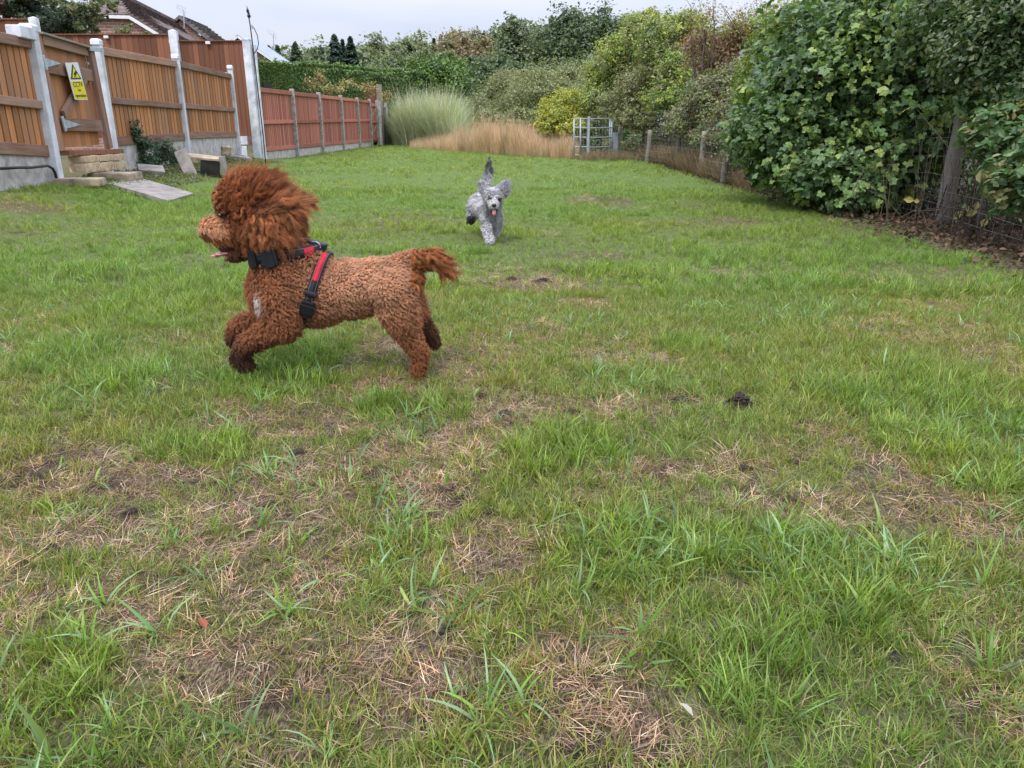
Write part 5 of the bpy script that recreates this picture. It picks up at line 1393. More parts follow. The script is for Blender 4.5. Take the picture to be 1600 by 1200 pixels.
line = sorted([(P(x, yb, Y).x - .09, Y) for (x, yb, yt, Y, r_) in wp], key=lambda q: q[1])
def wx(Y): return float(np.interp(Y, [q[1] for q in line], [q[0] for q in line]))
mb = MB()
for z in (.12, .22, .34, .48, .64, .82, 1.02, 1.3):
    mb.tube([(wx(Y) + rgx.uniform(-.01, .01), Y, z + rgx.uniform(-.012, .012)) for Y in np.arange(5.0, 25.3, .45)], .0022, 4, cap=False)
Y = 5.0
while Y < 16:
    mb.tube([(wx(Y), Y + rgx.uniform(-.01, .01), z) for z in (.1, .4, .7, 1.02)], .0016, 3, cap=False); Y += .155
o = mb.build('wire_mesh', M['wirem'], WF, True); o['kind'] = 'stuff'
KG = empty('kissing_gate', P(925, 250, 24.2), 'pale galvanised metal kissing gate with curved rails at the corner of the lawn', 'gate')
Yg = 24.2
def gpt(u, y, bulge=.22):   # curved front from px 897 to 956
    return P(897 + 59 * u, y, Yg + .9 * u - bulge * math.sin(math.pi * u))
for i, y in enumerate((186, 200, 215, 230, 243)):
    dip = 1.2 if i else .6
    MB().tube([gpt(u, y - 1 + dip * (1 - 2 * abs(u - .5))) for u in np.linspace(0, 1, 9)], .017, 7).build('rail', M['gate_metal'], KG, True)
for u, y0, y1, r_ in ((0, 186, 244, .022), (.17, 185, 242, .026), (.95, 186, 246, .02), (1.0, 186, 246, .024)):
    MB().tube([gpt(u, y0), gpt(u, y1)], r_, 8).build('upright', M['gate_metal'], KG, True)
p0, p1 = gpt(.38, 182), gpt(.37, 254)
MB().box(((p0 + p1) / 2), (.036, .036, (p0.z - p1.z) / 2)).build('gate_post', M['gate_metal'], KG, bevel=.006)
for y in (190, 210, 236):
    q0, q1 = gpt(1, y), gpt(1, y) + Vector((.12, 1.3, 0)); MB().tube([q0, q1], .022, 6).build('rail', M['gate_metal'], KG, True)
MB().box(gpt(1.08, 226), (.09, .02, .36)).build('latch_plate', M['gate_metal'], KG, bevel=.01)
for i in range(13):
    MB().tube([gpt(i / 12, 186), gpt(i / 12, 243)], .005, 4).build('mesh_bar', M['wirem'], KG)

# ------------------------------------------------------------------ dogs
def round_cone(mb, a, b, ra, rb, n=16, rings=6, sx=None):
    """tapered capsule, closed"""
    a, b = Vector(a), Vector(b); d = (b - a); L = d.length
    d = d.normalized() if L > 1e-6 else Vector((0, 0, 1)); u = d.orthogonal().normalized(); w_ = d.cross(u)
    prof = []
    for i in range(rings + 1):
        t = math.pi / 2 * i / rings; prof.append((-ra * math.cos(t), ra * math.sin(t)))
    for i in range(rings + 1):
        t = math.pi / 2 * i / rings; prof.append((L + rb * math.sin(t), rb * math.cos(t)))
    prof = prof[1:-1]; base = len(mb.v)
    for (h_, r_) in prof:
        for k in range(n):
            q = 2 * math.pi * k / n; mb.v.append(tuple(a + d * h_ + (u * math.cos(q) + w_ * math.sin(q)) * r_))
    m_ = len(prof)
    for i in range(m_ - 1):
        for k in range(n):
            k2 = (k + 1) % n; mb.f.append((base + i * n + k, base + i * n + k2, base + (i + 1) * n + k2, base + (i + 1) * n + k))
    mb.v.append(tuple(a - d * ra)); mb.v.append(tuple(b + d * rb)); A = len(mb.v) - 2
    for k in range(n):
        k2 = (k + 1) % n; mb.f.append((A, base + k2, base + k)); mb.f.append((A + 1, base + (m_ - 1) * n + k, base + (m_ - 1) * n + k2))
def ellipsoid(mb, c, r, n=20, M_=None):
    base = len(mb.v); c = Vector(c)
    for i in range(1, n):
        for k in range(n):
            t = math.pi * i / n; q = 2 * math.pi * k / n
            p = Vector((r[0] * math.sin(t) * math.cos(q), r[1] * math.sin(t) * math.sin(q), r[2] * math.cos(t)))
            if M_ is not None: p = M_ @ p
            mb.v.append(tuple(c + p))
    for i in range(n - 2):
        for k in range(n):
            k2 = (k + 1) % n; mb.f.append((base + i * n + k, base + (i + 1) * n + k, base + (i + 1) * n + k2, base + i * n + k2))
    tp, bt = Vector((0, 0, r[2])), Vector((0, 0, -r[2]))
    if M_ is not None: tp, bt = M_ @ tp, M_ @ bt
    mb.v.append(tuple(c + tp)); mb.v.append(tuple(c + bt)); A = len(mb.v) - 2
    for k in range(n):
        k2 = (k + 1) % n; mb.f.append((A, base + k, base + k2)); mb.f.append((A + 1, base + (n - 2) * n + k2, base + (n - 2) * n + k))
def fused(name, mb, voxel, smooth_it, parent, mat):
    """one continuous skin from overlapping closed volumes"""
    tmp = bpy.data.objects.new('tmp_fuse', mb.mesh('tmp_fuse')); COL.objects.link(tmp)
    r_ = tmp.modifiers.new('r', 'REMESH'); r_.mode = 'VOXEL'; r_.voxel_size = voxel
    s_ = tmp.modifiers.new('s', 'SMOOTH'); s_.factor = .5; s_.iterations = smooth_it
    dg = bpy.context.evaluated_depsgraph_get(); me = bpy.data.meshes.new_from_object(tmp.evaluated_get(dg))
    bpy.data.objects.remove(tmp); me.name = name
    me.polygons.foreach_set('use_smooth', [True] * len(me.polygons))
    me.materials.clear()
    return link(name, me, parent, mat)
def surf_samples(me, n):
    me.calc_loop_triangles(); nt_ = len(me.loop_triangles)
    tv = np.empty(nt_ * 3, np.int32); me.loop_triangles.foreach_get('vertices', tv); tv = tv.reshape(-1, 3)
    co = np.empty(len(me.vertices) * 3, np.float32); me.vertices.foreach_get('co', co); co = co.reshape(-1, 3)
    no = np.empty(len(me.vertices) * 3, np.float32); me.vertices.foreach_get('normal', no); no = no.reshape(-1, 3)
    a, b, c = co[tv[:, 0]], co[tv[:, 1]], co[tv[:, 2]]
    ar = np.linalg.norm(np.cross(b - a, c - a), axis=1); k = rng.choice(nt_, n, p=ar / ar.sum())
    u = rng.random((n, 1)); v = rng.random((n, 1)); f = (u + v) > 1; u = np.where(f, 1 - u, u); v = np.where(f, 1 - v, v)
    p = a[k] + (b[k] - a[k]) * u + (c[k] - a[k]) * v
    nn = no[tv[k, 0]] * (1 - u - v) + no[tv[k, 1]] * u + no[tv[k, 2]] * v
    nn /= np.linalg.norm(nn, axis=1, keepdims=True) + 1e-9
    return p.astype(float), nn.astype(float)
def fur(name, parent, mat, P_, N_, length, flow, lift, clump_d, clump, curl_r, turns, seg, col, rad=.00055, droop=0.0, cdir=0.0, cvar=0.0):
    """strands: root P_, normal N_, per-strand length, flow direction field (n,3), lift 0..1 along the normal"""
    n = len(P_)
    # clump centres on a coarse random subset
    order = rng.permutation(n); cen = []; kd = None
    m_ = max(4, min(n, int(clump_d)))
    cidx = order[:m_]
    kd = KDTree(m_)
    for i, q in enumerate(cidx): kd.insert(P_[q], i)
    kd.balance()
    near = np.array([kd.find(p)[1] for p in P_]); cc = cidx[near]
    fl = flow - N_ * np.sum(flow * N_, axis=1, keepdims=True)
    dir_ = N_ * lift[:, None] + fl * (1 - lift[:, None]) ; dir_ /= np.linalg.norm(dir_, axis=1, keepdims=True) + 1e-9
    dir_ = dir_ + rng.normal(0, .14, (n, 3))
    if cdir: dir_ = dir_ + (rng.normal(0, cdir, (n, 3)))[cc]
    if cvar: col = col * (1 + cvar * (2 * rng.random((n, 1)) - 1))[cc]
    t = np.linspace(0, 1, seg)[None, :, None]
    def path(idx, L):
        base = P_[idx][:, None, :] + dir_[idx][:, None, :] * (L[:, None, None] * t)
        # bend further along the flow towards the tip
        base = base + fl[idx][:, None, :] * (L[:, None, None] * .35 * t ** 2)
        base[:, :, 2] -= droop * L[:, None] * t[:, :, 0] ** 2
        return base
    own = path(np.arange(n), length)
    cp = path(cc, length)
    # curl round the clump axis
    ph = (rng.random(n) * 6.283)[cc] if True else 0
    hand = np.where(rng.random(n) < .5, -1, 1)[cc]
    a = np.cross(dir_[cc], np.array([.3, .2, .93])); a /= np.linalg.norm(a, axis=1, keepdims=True) + 1e-9; b = np.cross(dir_[cc], a)
    ang = ph[:, None] + hand[:, None] * turns * 6.283 * t[:, :, 0] ; cr_ = curl_r * np.minimum(1, t[:, :, 0] * 2.2)
    curl = a[:, None, :] * (np.cos(ang) * cr_)[:, :, None] + b[:, None, :] * (np.sin(ang) * cr_)[:, :, None]
    k = clump * np.minimum(1, t * 1.4) ** .8
    pts_ = own * (1 - k) + (cp + (P_ - P_[cc])[:, None, :] * .18) * k + curl
    jit = rng.normal(0, 1, (n, 1, 3)) * t * length[:, None, None] * .06
    pts_ += jit
    hc = bpy.data.hair_curves.new(name)
    hc.add_curves([seg] * n)
    hc.attributes['position'].data.foreach_set('vector', pts_.astype(np.float32).ravel())
    ra = hc.attributes.new('radius', 'FLOAT', 'POINT')
    rr = (rad * (1 - .75 * t[:, :, 0] ** 2)) * np.ones((n, 1)); ra.data.foreach_set('value', rr.astype(np.float32).ravel())
    ca = hc.attributes.new('Col', 'FLOAT_COLOR', 'CURVE'); cl = np.ones((n, 4), np.float32); cl[:, :3] = col; ca.data.foreach_set('color', cl.ravel())
    hc.materials.append(mat)
    o = bpy.data.objects.new(name, hc); COL.objects.link(o); o.parent = parent; o.matrix_parent_inverse = parent_inv(parent)
    o['kind'] = 'stuff'
    return o
def m_fur(name, rough=.55, spec=.35):
    m, n, b = mat_new(name); a = nd(n, 'ShaderNodeAttribute', attribute_name='Col')
    n.links.new(a.outputs['Color'], b.inputs['Base Color']); b.inputs['Roughness'].default_value = rough; b.inputs['Specular IOR Level'].default_value = spec
    tr = nd(n, 'ShaderNodeBsdfTranslucent'); n.links.new(a.outputs['Color'], tr.inputs['Color'])
    mx = nd(n, 'ShaderNodeMixShader'); mx.inputs[0].default_value = .28
    n.links.new(b.outputs[0], mx.inputs[1]); n.links.new(tr.outputs[0], mx.inputs[2]); n.links.new(mx.outputs[0], n.nodes['Material Output'].inputs['Surface'])
    return m
M['fur'] = m_fur('dog_fur')
M['skin_red'] = m_plain('dog_underfur_red', (0.20, 0.075, 0.03), .9, var=.2, scale=40, bmp=.3)
M['skin_grey'] = m_plain('dog_underfur_grey', (0.22, 0.22, 0.24), .9, var=.2, scale=40, bmp=.3)
M['tongue'] = m_plain('tongue', (0.55, 0.20, 0.20), .3, var=.1, bmp=.1, spec=.6)
M['nose_liver'] = m_plain('liver_nose', (0.30, 0.12, 0.09), .35, var=.1, bmp=.2, spec=.5)
M['nose_black'] = m_plain('black_nose', (0.015, 0.015, 0.017), .3, var=.1, bmp=.1, spec=.5)
M['mouth'] = m_plain('mouth_dark', (0.06, 0.02, 0.02), .5, bmp=0)
M['eye'] = m_plain('dark_eye', (0.012, 0.008, 0.006), .08, bmp=0, spec=.8)
M['teeth'] = m_plain('teeth', (0.7, 0.66, 0.56), .35, bmp=0)
M['strap'] = m_plain('black_strap', (0.012, 0.013, 0.017), .6, var=.2, scale=60, bmp=.4)
M['strap_grey'] = m_plain('grey_trim', (0.11, 0.115, 0.13), .5, bmp=0)
M['strap_red'] = m_plain('red_strap', (0.42, 0.015, 0.03), .6, bmp=.1)
M['plastic'] = m_plain('black_plastic', (0.010, 0.011, 0.015), .45, bmp=0, spec=.3)

# ---- red curly dog, in mid leap, side on; its plane is at YD
YD = 2.82
PXM = YD / 1150.0
def D(x, y, dy=0.0):
    p = P(x, y, YD); p.y = YD + dy      # side-on: the depth offset moves the point straight away from the plane
    return p
DG = empty('dog', (D(655, 592).x, YD, 0), 'curly red brown dog leaping to the left with a black and red harness', 'dog')
mb = MB()
def rc(a, b, ra, rb): round_cone(mb, a, b, ra * PXM, rb * PXM)
# trunk: deep chest narrowing to the loin, then rump
ellipsoid(mb, D(446, 455), (55 * PXM, .104, 55 * PXM))
ellipsoid(mb, D(490, 456), (60 * PXM, .108, 49 * PXM))
ellipsoid(mb, D(545, 450), (60 * PXM, .098, 42 * PXM))
ellipsoid(mb, D(590, 440), (50 * PXM, .085, 34 * PXM))
ellipsoid(mb, D(618, 440), (35 * PXM, .084, 36 * PXM))
rc(D(455, 440), D(425, 388), 46, 34)                         # neck
rc(D(490, 425), D(450, 395), 34, 30)
ellipsoid(mb, D(402, 326), (46 * PXM, .080, 46 * PXM))       # skull
ellipsoid(mb, D(370, 312), (29 * PXM, .062, 30 * PXM))
for dy in (-.082, .082):                                      # hanging ears
    ellipsoid(mb, D(428, 350, dy), (30 * PXM, .026, 30 * PXM)); ellipsoid(mb, D(446, 330, dy * .9), (20 * PXM, .026, 20 * PXM))
rc(D(372, 356), D(334, 359), 21, 19)                         # muzzle
rc(D(340, 363), D(328, 367), 16, 12)
rc(D(392, 385), D(362, 398), 16, 9)                          # lower jaw
# hind legs: near one carries him, far one trails behind it
for dy, dx in ((-.070, 0),):
    rc(D(618, 450, dy), D(634, 500, dy), 33, 22); rc(D(634, 500, dy), D(660, 546, dy), 20, 11.5); rc(D(660, 546, dy), D(656, 582, dy), 11, 9.5)
    rc(D(656, 584, dy), D(647, 591, dy), 9.5, 7.5)
rc(D(618, 452, .07), D(640, 500, .075), 32, 22); rc(D(640, 500, .075), D(668, 530, .08), 19, 11); rc(D(668, 530, .08), D(676, 545, .08), 10.5, 8)
# forelegs tucked up in the leap
dy = -.080
rc(D(448, 462, dy * .7), D(452, 500, dy), 36, 24); rc(D(452, 500, dy), D(394, 530, dy), 19, 12.5); rc(D(394, 530, dy), D(385, 552, dy), 12.5, 10.5)
rc(D(386, 552, dy), D(400, 566, dy), 11.5, 8.5)
dy = .075
rc(D(430, 462, dy * .7), D(420, 495, dy), 33, 22); rc(D(420, 495, dy), D(362, 518, dy), 17, 12.5); rc(D(362, 518, dy), D(356, 538, dy), 13, 11); rc(D(356, 538, dy), D(368, 549, dy), 10.5, 8)
rc(D(628, 410), D(655, 404), 14, 11); rc(D(655, 404), D(682, 405), 10.5, 8); rc(D(682, 405), D(694, 422), 7, 4)        # tail
body = fused('body', mb, .0075, 7, DG, M['skin_red'])

def px_of(p):              # back to survey rows/columns, used only to say which region of the coat a hair grows in
    d = p - np.array([0, 0, H]); f = d[:, 1] * CP - d[:, 2] * SP; u = d[:, 1] * SP + d[:, 2] * CP
    f0 = f
    return 800 + 1200 * d[:, 0] / f0, 600 - 1200 * u / f0
def body_xy(p):            # coordinates on the dog's own side plane
    q = p.copy(); q[:, 1] = YD
    return px_of(q)
def seg_dist(X, Y, a, b):
    ax, ay = a; bx, by = b; t = np.clip(((X - ax) * (bx - ax) + (Y - ay) * (by - ay)) / ((bx - ax) ** 2 + (by - ay) ** 2), 0, 1)
    return np.hypot(X - ax - t * (bx - ax), Y - ay - t * (by - ay)), t
P_, N_ = surf_samples(body.data, 150000)
bx_, by_ = body_xy(P_)
# regions
head = (by_ < 400) & (bx_ < 470) & ~((bx_ > 425) & (by_ > 385))
muz = head & (bx_ < 372) & (by_ > 338)
jaw = (bx_ < 398) & (by_ > 376) & (by_ < 415) & (np.abs(P_[:, 1] - YD) < .06) & (bx_ < 392)
dleg, _ = seg_dist(bx_, by_, (430, 500), (385, 560)); 
foreleg = (by_ > 495) & (bx_ < 470)
hind = (by_ > 500) & (bx_ > 600)
tail = (bx_ > 642) & (by_ < 440)
length = np.full(len(P_), .0145)
length += .005 * (by_ > 470)
length[foreleg] = .015; length[hind] = .013; length[hind & (by_ > 560)] = .010
length[tail] = .034
flow = np.tile(np.array([.8, 0, -.5]), (len(P_), 1))
flow[foreleg] = [.1, 0, -1]; flow[hind] = [.3, 0, -1]; flow[tail] = [1, 0, -.55]
lift = np.full(len(P_), .62); lift[tail] = .3
nvar = lambda s, seed: fbm(P_[:, 0] + P_[:, 1] * .7 + 9, P_[:, 2] + P_[:, 1] * .4 + 9, s, seed)
base = np.array([0.43, 0.195, 0.09]); light = np.array([0.74, 0.455, 0.29]); deep = np.array([0.30, 0.105, 0.042]); dark = np.array([0.055, 0.024, 0.016])
def mixn(a, b, k): return a * (1 - k[:, None]) + b * k[:, None]
col = np.tile(base, (len(P_), 1))
# clipped saddle painted paler as lit back, chest, shoulders and legs deeper red
sad = np.exp(-(((bx_ - 570) / 85) ** 2 + ((by_ - 428) / 50) ** 2)); col = mixn(col, light, np.clip(sad * 1.1, 0, 1) * .8)
col = mixn(col, deep, smooth(520, 455, bx_) * .45 + 0 * bx_) if False else mixn(col, deep, (1 - smooth(450, 520, bx_)) * .45)
col = mixn(col, deep, smooth(500, 560, by_) * .7)
wet = smooth(505, 548, by_) * (bx_ < 470); col = mixn(col, dark, np.clip(wet, 0, 1) * .95)
wet2 = smooth(575, 595, by_) * (bx_ > 600); col = mixn(col, dark, wet2 * .5)
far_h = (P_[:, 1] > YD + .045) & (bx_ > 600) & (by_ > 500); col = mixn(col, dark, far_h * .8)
wp_ = np.exp(-(((bx_ - 417) / 7) ** 2 + ((by_ - 468) / 13) ** 2)) * (P_[:, 1] < YD); col = mixn(col, np.array([.75, .70, .66]), np.clip(wp_ * 1.2, 0, .8))
col *= (.62 + .8 * nvar(.022, 3))[:, None] * (.8 + .4 * rng.random((len(P_), 1)))
b_sel = ~head & ~jaw & ~tail
def run_fur(name, sel, nclump, clump, curl_r, turns, seg, rad, droop=0.0, lenk=1.0):
    i = np.where(sel)[0]
    return fur(name, DG, M['fur'], P_[i], N_[i], length[i] * lenk * (.75 + .5 * rng.random(len(i))), flow[i], lift[i], nclump, clump, curl_r, turns, seg, col[i], rad, droop)
sadsel = sad > .38
length[sadsel] *= .72
run_fur('curly_coat', b_sel & ~sadsel, 6200, .78, .0034, 1.1, 7, .00062)
run_fur('saddle_coat', b_sel & sadsel, 2600, .7, .0026, 1.0, 6, .00062)
i = np.where(jaw & ~head | jaw & (by_ > 386))[0]
fur('jaw_hair', DG, M['fur'], P_[i], N_[i], np.full(len(i), .014), np.tile(np.array([.7, 0, -.7]), (len(i), 1)), np.full(len(i), .4), 120, .7, .002, .5, 6, np.tile(np.array([.12, .045, .022]), (len(i), 1)), .0006)  # jaw hair coloured dark for the black shading between jaw and neck
# tail plume
P0, N0, C0 = P_, N_, col
tl = np.where(tail)[0]; tl = np.concatenate([tl] * 3)
tp = P_[tl]; tn = N_[tl]
tflow = np.tile(np.array([1.0, 0, -.12]), (len(tl), 1)); tflow[:, 2] += .45 * rng.normal(size=len(tl))
tlen = .022 + .022 * rng.random(len(tl)) * smooth(648, 680, bx_[tl])
tc_ = np.tile(np.array([.42, .16, .055]), (len(tl), 1)) * (.6 + .7 * rng.random((len(tl), 1)))
tc_ = mixn(tc_, np.array([.16, .05, .025]), smooth(685, 700, bx_[tl]) * .7)
fur('tail_plume', DG, M['fur'], tp, tn, tlen, tflow, np.full(len(tl), .42), 190, .7, .004, 1.0, 8, tc_, .0006, .3, .3, .4)
# head hair: long wind-blown hair of crown and ears, short on the muzzle
Ph, Nh = surf_samples(body.data, 420000); hx, hy = body_xy(Ph)
hd = (hy < 386) & (hx < 462) & ~((hx > 436) & (hy > 362)) & ~((hx > 405) & (hy > 376)) & ~((hx < 382) & (hy > 374)) & ~(np.hypot(hx - 318, hy - 368) < 11)
Ph, Nh, hx, hy = Ph[hd], Nh[hd], hx[hd], hy[hd]
muz = (hx < 368) & (hy > 339); face = (hx < 372) & ~muz
L = np.full(len(Ph), .050)
# fan of directions round the ear root at (425, 322)
ex, ez = D(418, 322).x, D(418, 322).z
rx_, rz_ = Ph[:, 0] - ex, Ph[:, 2] - ez; rr_ = np.hypot(rx_, rz_) + 1e-6
fan = np.stack([rx_ / rr_, 0 * rx_, rz_ / rr_], -1)
fl = fan * .75 + np.array([.75, 0, -.10])
lower = smooth(335, 372, hy)[:, None]; fl = fl * (1 - lower) + np.array([.35, 0, -1.0]) * lower
front = (1 - smooth(350, 392, hx))[:, None] * (1 - lower); fl = fl * (1 - front) + np.array([.45, 0, .75]) * front
fl[muz] = np.array([.75, 0, -.65]); fl[muz & (hy < 352)] = np.array([.6, 0, .3])
earh = (np.hypot((hx - 432) / 40., (hy - 352) / 32.) < 1.05) & (hy > 324)
fl[earh] = np.array([.28, 0, -1.0]) + np.stack([.35 * (hx[earh] - 425) / 40., 0 * hx[earh], 0 * hx[earh]], -1)
L = .024 + .016 * smooth(385, 440, hx) * (1 - smooth(325, 345, hy)) + .006 * rng.random(len(Ph))
L[earh] = .030
holl = np.exp(-(((hx - 426) / 17.) ** 2 + ((hy - 321) / 9.) ** 2)); L = L * (1 - .75 * holl)
L[face] = .015; L[muz] = .012 + .010 * smooth(358, 374, hy[muz])
lf = np.full(len(Ph), .42); lf[muz] = .35; lf[face] = .7
lf[hx > 415] = .38
hc_ = np.tile(np.array([0.33, 0.115, 0.042]), (len(Ph), 1))
hc_ = mixn(hc_, np.array([.52, .24, .10]), np.clip(smooth(420, 450, hx) * (1 - smooth(300, 350, hy)), 0, 1) * .7)
hc_ = mixn(hc_, np.array([.72, .40, .22]), (muz & (hy < 364)) * (1 - smooth(350, 368, hx)) * .85)
hc_ = mixn(hc_, np.array([.13, .045, .02]), np.clip(np.exp(-(((hx - 362) / 16.) ** 2 + ((hy - 336) / 7.) ** 2)) * 1.2, 0, 1) * .7)  # stop notch darkened in the hair colour so it reads deeper
hc_ = mixn(hc_, np.array([.12, .04, .02]), holl * .6)  # shade of the hollow at the ear root put into the hair colour
hc_ = mixn(hc_, np.array([.50, .22, .09]), earh * .45)
hc_ = mixn(hc_, np.array([.48, .21, .09]), (face & (hx < 350)) * .6)
hn = fbm(Ph[:, 0] * 1.0 + 4, Ph[:, 2] + 4 + Ph[:, 1], .02, 12)
hc_ *= (.35 + 1.25 * hn)[:, None] * (.55 + .95 * rng.random((len(Ph), 1)) ** 1.5)
i = np.where(~muz & ~face)[0]
print('head hairs', len(i), 'muzzle', muz.sum(), 'face', face.sum())
fur('head_hair', DG, M['fur'], Ph[i], Nh[i], L[i] * (.6 + .7 * rng.random(len(i))), fl[i], lf[i], 820, .74, .0050, 1.5, 12, hc_[i], .0005, .12, .20, .5)
i = np.where(face)[0]; fur('face_curls', DG, M['fur'], Ph[i], Nh[i], L[i], fl[i], lf[i], 170, .85, .005, 1.0, 7, hc_[i], .0007)
i = np.where(muz)[0]; fur('muzzle_hair', DG, M['fur'], Ph[i], Nh[i], L[i] * (.6 + .8 * rng.random(len(i))), fl[i], lf[i], 260, .7, .0025, .5, 7, hc_[i], .0006, .3)
# a few loose flyaway locks on crown and ear
sel = np.where((hy < 330) & (hx > 355))[0]; sel = sel[rng.random(len(sel)) < .05]
fur('flyaway_hair', DG, M['fur'], Ph[sel], Nh[sel], .040 + .030 * rng.random(len(sel)), fl[sel] + np.array([.2, 0, .35]), np.full(len(sel), .5), 120, .55, .005, .5, 10, hc_[sel] * 1.25, .0005, .0)
sel = np.where((hy > 330) & (hy < 372) & (hx > 425))[0]; sel = sel[rng.random(len(sel)) < .25]
fur('ear_fringe', DG, M['fur'], Ph[sel], Nh[sel], .03 + .025 * rng.random(len(sel)), fl[sel] + np.array([.15, 0, -.3]), np.full(len(sel), .35), 150, .65, .006, 1.3, 12, hc_[sel], .0005, .35, .2, .4)
# mouth, tongue, nose, eye
mb = MB(); round_cone(mb, D(392, 384), D(350, 387), 11 * PXM, 8 * PXM); mb.build('mouth', M['mouth'], DG, True)  # dark blob adds to the shade inside the open mouth
mb = MB(); pts_ = [D(384, 391), D(368, 393), D(355, 395), D(345, 397), D(337, 400)]
for j, (q, wd_, th) in enumerate(zip(pts_, (.016, .021, .023, .022, .013), (.006, .006, .006, .006, .004))):
    ellipsoid(mb, q, (9 * PXM, wd_, th * 1.2), 12)
tg = fused('tongue', mb, .003, 6, DG, M['tongue'])
mb = MB(); round_cone(mb, D(372, 401), D(358, 402), 7 * PXM, 6 * PXM); mb.build('lower_lip', M['tongue'], DG, True)
mb = MB()
for k in (-1, 1):
    for j in range(3): q = D(343 + 5 * j, 380 + j, k * (.014 + .002 * j)); round_cone(mb, q, q - Vector((0, 0, .007)), .0022, .0008, 8, 3)
mb.build('teeth', M['teeth'], DG, True)
mb = MB(); ellipsoid(mb, D(320, 366), (9 * PXM, .019, 8.5 * PXM)); ellipsoid(mb, D(324, 372), (7 * PXM, .013, 8 * PXM))
ns = fused('nose', mb, .003, 4, DG, M['nose_liver'])
mb = MB()
for k in (-1, 1): ellipsoid(mb, D(315, 369, k * .011), (.005, .005, .0035), 10)
mb.build('nostril', M['mouth'], ns, True)
for k in (-1, 1):
    mb = MB(); ellipsoid(mb, D(353, 334, k * .057), (.0085, .007, .0085), 16); mb.build('eye', M['eye'], DG, True)
# claws / toes on the tucked near paw
for (x, y, dy) in ((398, 571, -.09), (404, 568, -.078), (391, 570, -.098), (372, 555, .085), (379, 553, .075), (645, 594, -.08), (650, 595, -.066), (640, 592, -.09)):
    mb = MB(); round_cone(mb, D(x, y, dy), D(x - 2, y + 3, dy), .006, .003, 8, 3); mb.build('claw', M['nose_black'], DG, True)

# harness, fitted to the coat by casting onto the body
bvh = BVHTree.FromObject(body, bpy.context.evaluated_depsgraph_get())
HN = bpy.data.objects.new('harness', None)
def fitted(center, axis, up0, n=56, off=.014, a0=0, a1=360, rmax=.2):
    """closed loop round the body in the plane normal to axis"""
    axis = Vector(axis).normalized(); u = (Vector(up0) - axis * Vector(up0).dot(axis)).normalized(); v = axis.cross(u); pts_ = []
    for i in range(n):
        t = R(a0 + (a1 - a0) * i / (n if a1 - a0 >= 360 else n - 1)); d = u * math.cos(t) + v * math.sin(t)
        hit, nn, _, dist = bvh.ray_cast(Vector(center) + d * .4, -d)
        r_ = (hit - Vector(center)).length if hit is not None and (hit - Vector(center)).dot(d) > 0 else .09
        pts_.append((r_, d))
    rs = [p[0] for p in pts_]; closed = a1 - a0 >= 360
    for _ in range(4):
        rs = [(rs[i - 1] + 2 * rs[i] + rs[(i + 1) % n]) / 4 if (closed or 0 < i < n - 1) else rs[i] for i in range(n)]
    rs = [min(max(a, b[0]), rmax) for a, b in zip(rs, pts_)]
    return [Vector(center) + d * (r_ + off) for r_, (_, d) in zip(rs, pts_)], axis
def band(name, pts_, axis, width, th, mat, parent, closed=True, cen=None):
    mb = MB(); n = len(pts_); cen = cen or sum(pts_, Vector()) / n
    for i, p in enumerate(pts_):
        o_ = (p - cen); o_ -= axis * o_.dot(axis); o_.normalize()
        for (s_, h_) in ((-1, 0), (-1, 1), (1, 1), (1, 0)):
            mb.v.append(tuple(p + axis * s_ * width / 2 + o_ * h_ * th))
    for i in range(n if closed else n - 1):
        j = (i + 1) % n
        for k in range(4):
            k2 = (k + 1) % 4; mb.f.append((4 * i + k, 4 * j + k, 4 * j + k2, 4 * i + k2))
    if not closed: mb.f.append((0, 1, 2, 3)); e = 4 * (n - 1); mb.f.append((e + 3, e + 2, e + 1, e))
    return mb.build(name, mat, parent, True)
COL.objects.link(HN); HN.parent = DG; HN.location = (0, 0, 0)
ax1 = (D(500, 388) - D(398, 400)); ax1n = Vector((ax1.z, 0, -ax1.x)).normalized()
c1 = D(450, 395); lp, ax = fitted(c1, ax1n, (1, 0, 0), n=120, off=.0115, rmax=50 * PXM)
band('neck_strap', lp, ax, 19 * PXM, .004, M['strap'], HN)
band('trim', lp, ax, 15 * PXM, .0052, M['strap_grey'], HN); band('trim_inner', lp, ax, 13 * PXM, .0064, M['strap'], HN)
c2 = D(500, 440); ax2 = (D(506, 405) - D(488, 480)); ax2n = Vector((ax2.z, 0, -ax2.x)).normalized()
lp2, axb = fitted(c2, ax2n, (0, 0, 1), n=120, off=.0085)
band('girth_strap', lp2, axb, 14 * PXM, .004, M['strap'], HN); band('trim', lp2, axb, 10 * PXM, .0052, M['strap_grey'], HN); band('trim_inner', lp2, axb, 8 * PXM, .0064, M['strap'], HN)
def arc(lp, f, nm, wd_, th, mat):
    sel = [p for p in lp if f(p)]
    if len(sel) > 1: return sel
# red panels: on the near side, upper part
def sub(lp, cond):
    n = len(lp); k = [cond(p) for p in lp]
    if not any(k): return []
    s0 = next(i for i in range(n) if k[i] and not k[i - 1]); r_ = []
    i = s0
    while k[i % n] and len(r_) < n: r_.append(lp[i % n]); i += 1
    return r_
q = sub(lp, lambda p: p.y < YD and D(480, 390).x < p.x < D(494, 390).x)
if len(q) > 1: band('red_panel', q, ax, 15 * PXM, .0080, M['strap_red'], HN, False, c1)
q = sub(lp2, lambda p: p.y < YD and p.z > D(0, 432).z and p.z < D(0, 396).z)
if len(q) > 1: band('red_panel', q, axb, 8 * PXM, .0080, M['strap_red'], HN, False, c2)
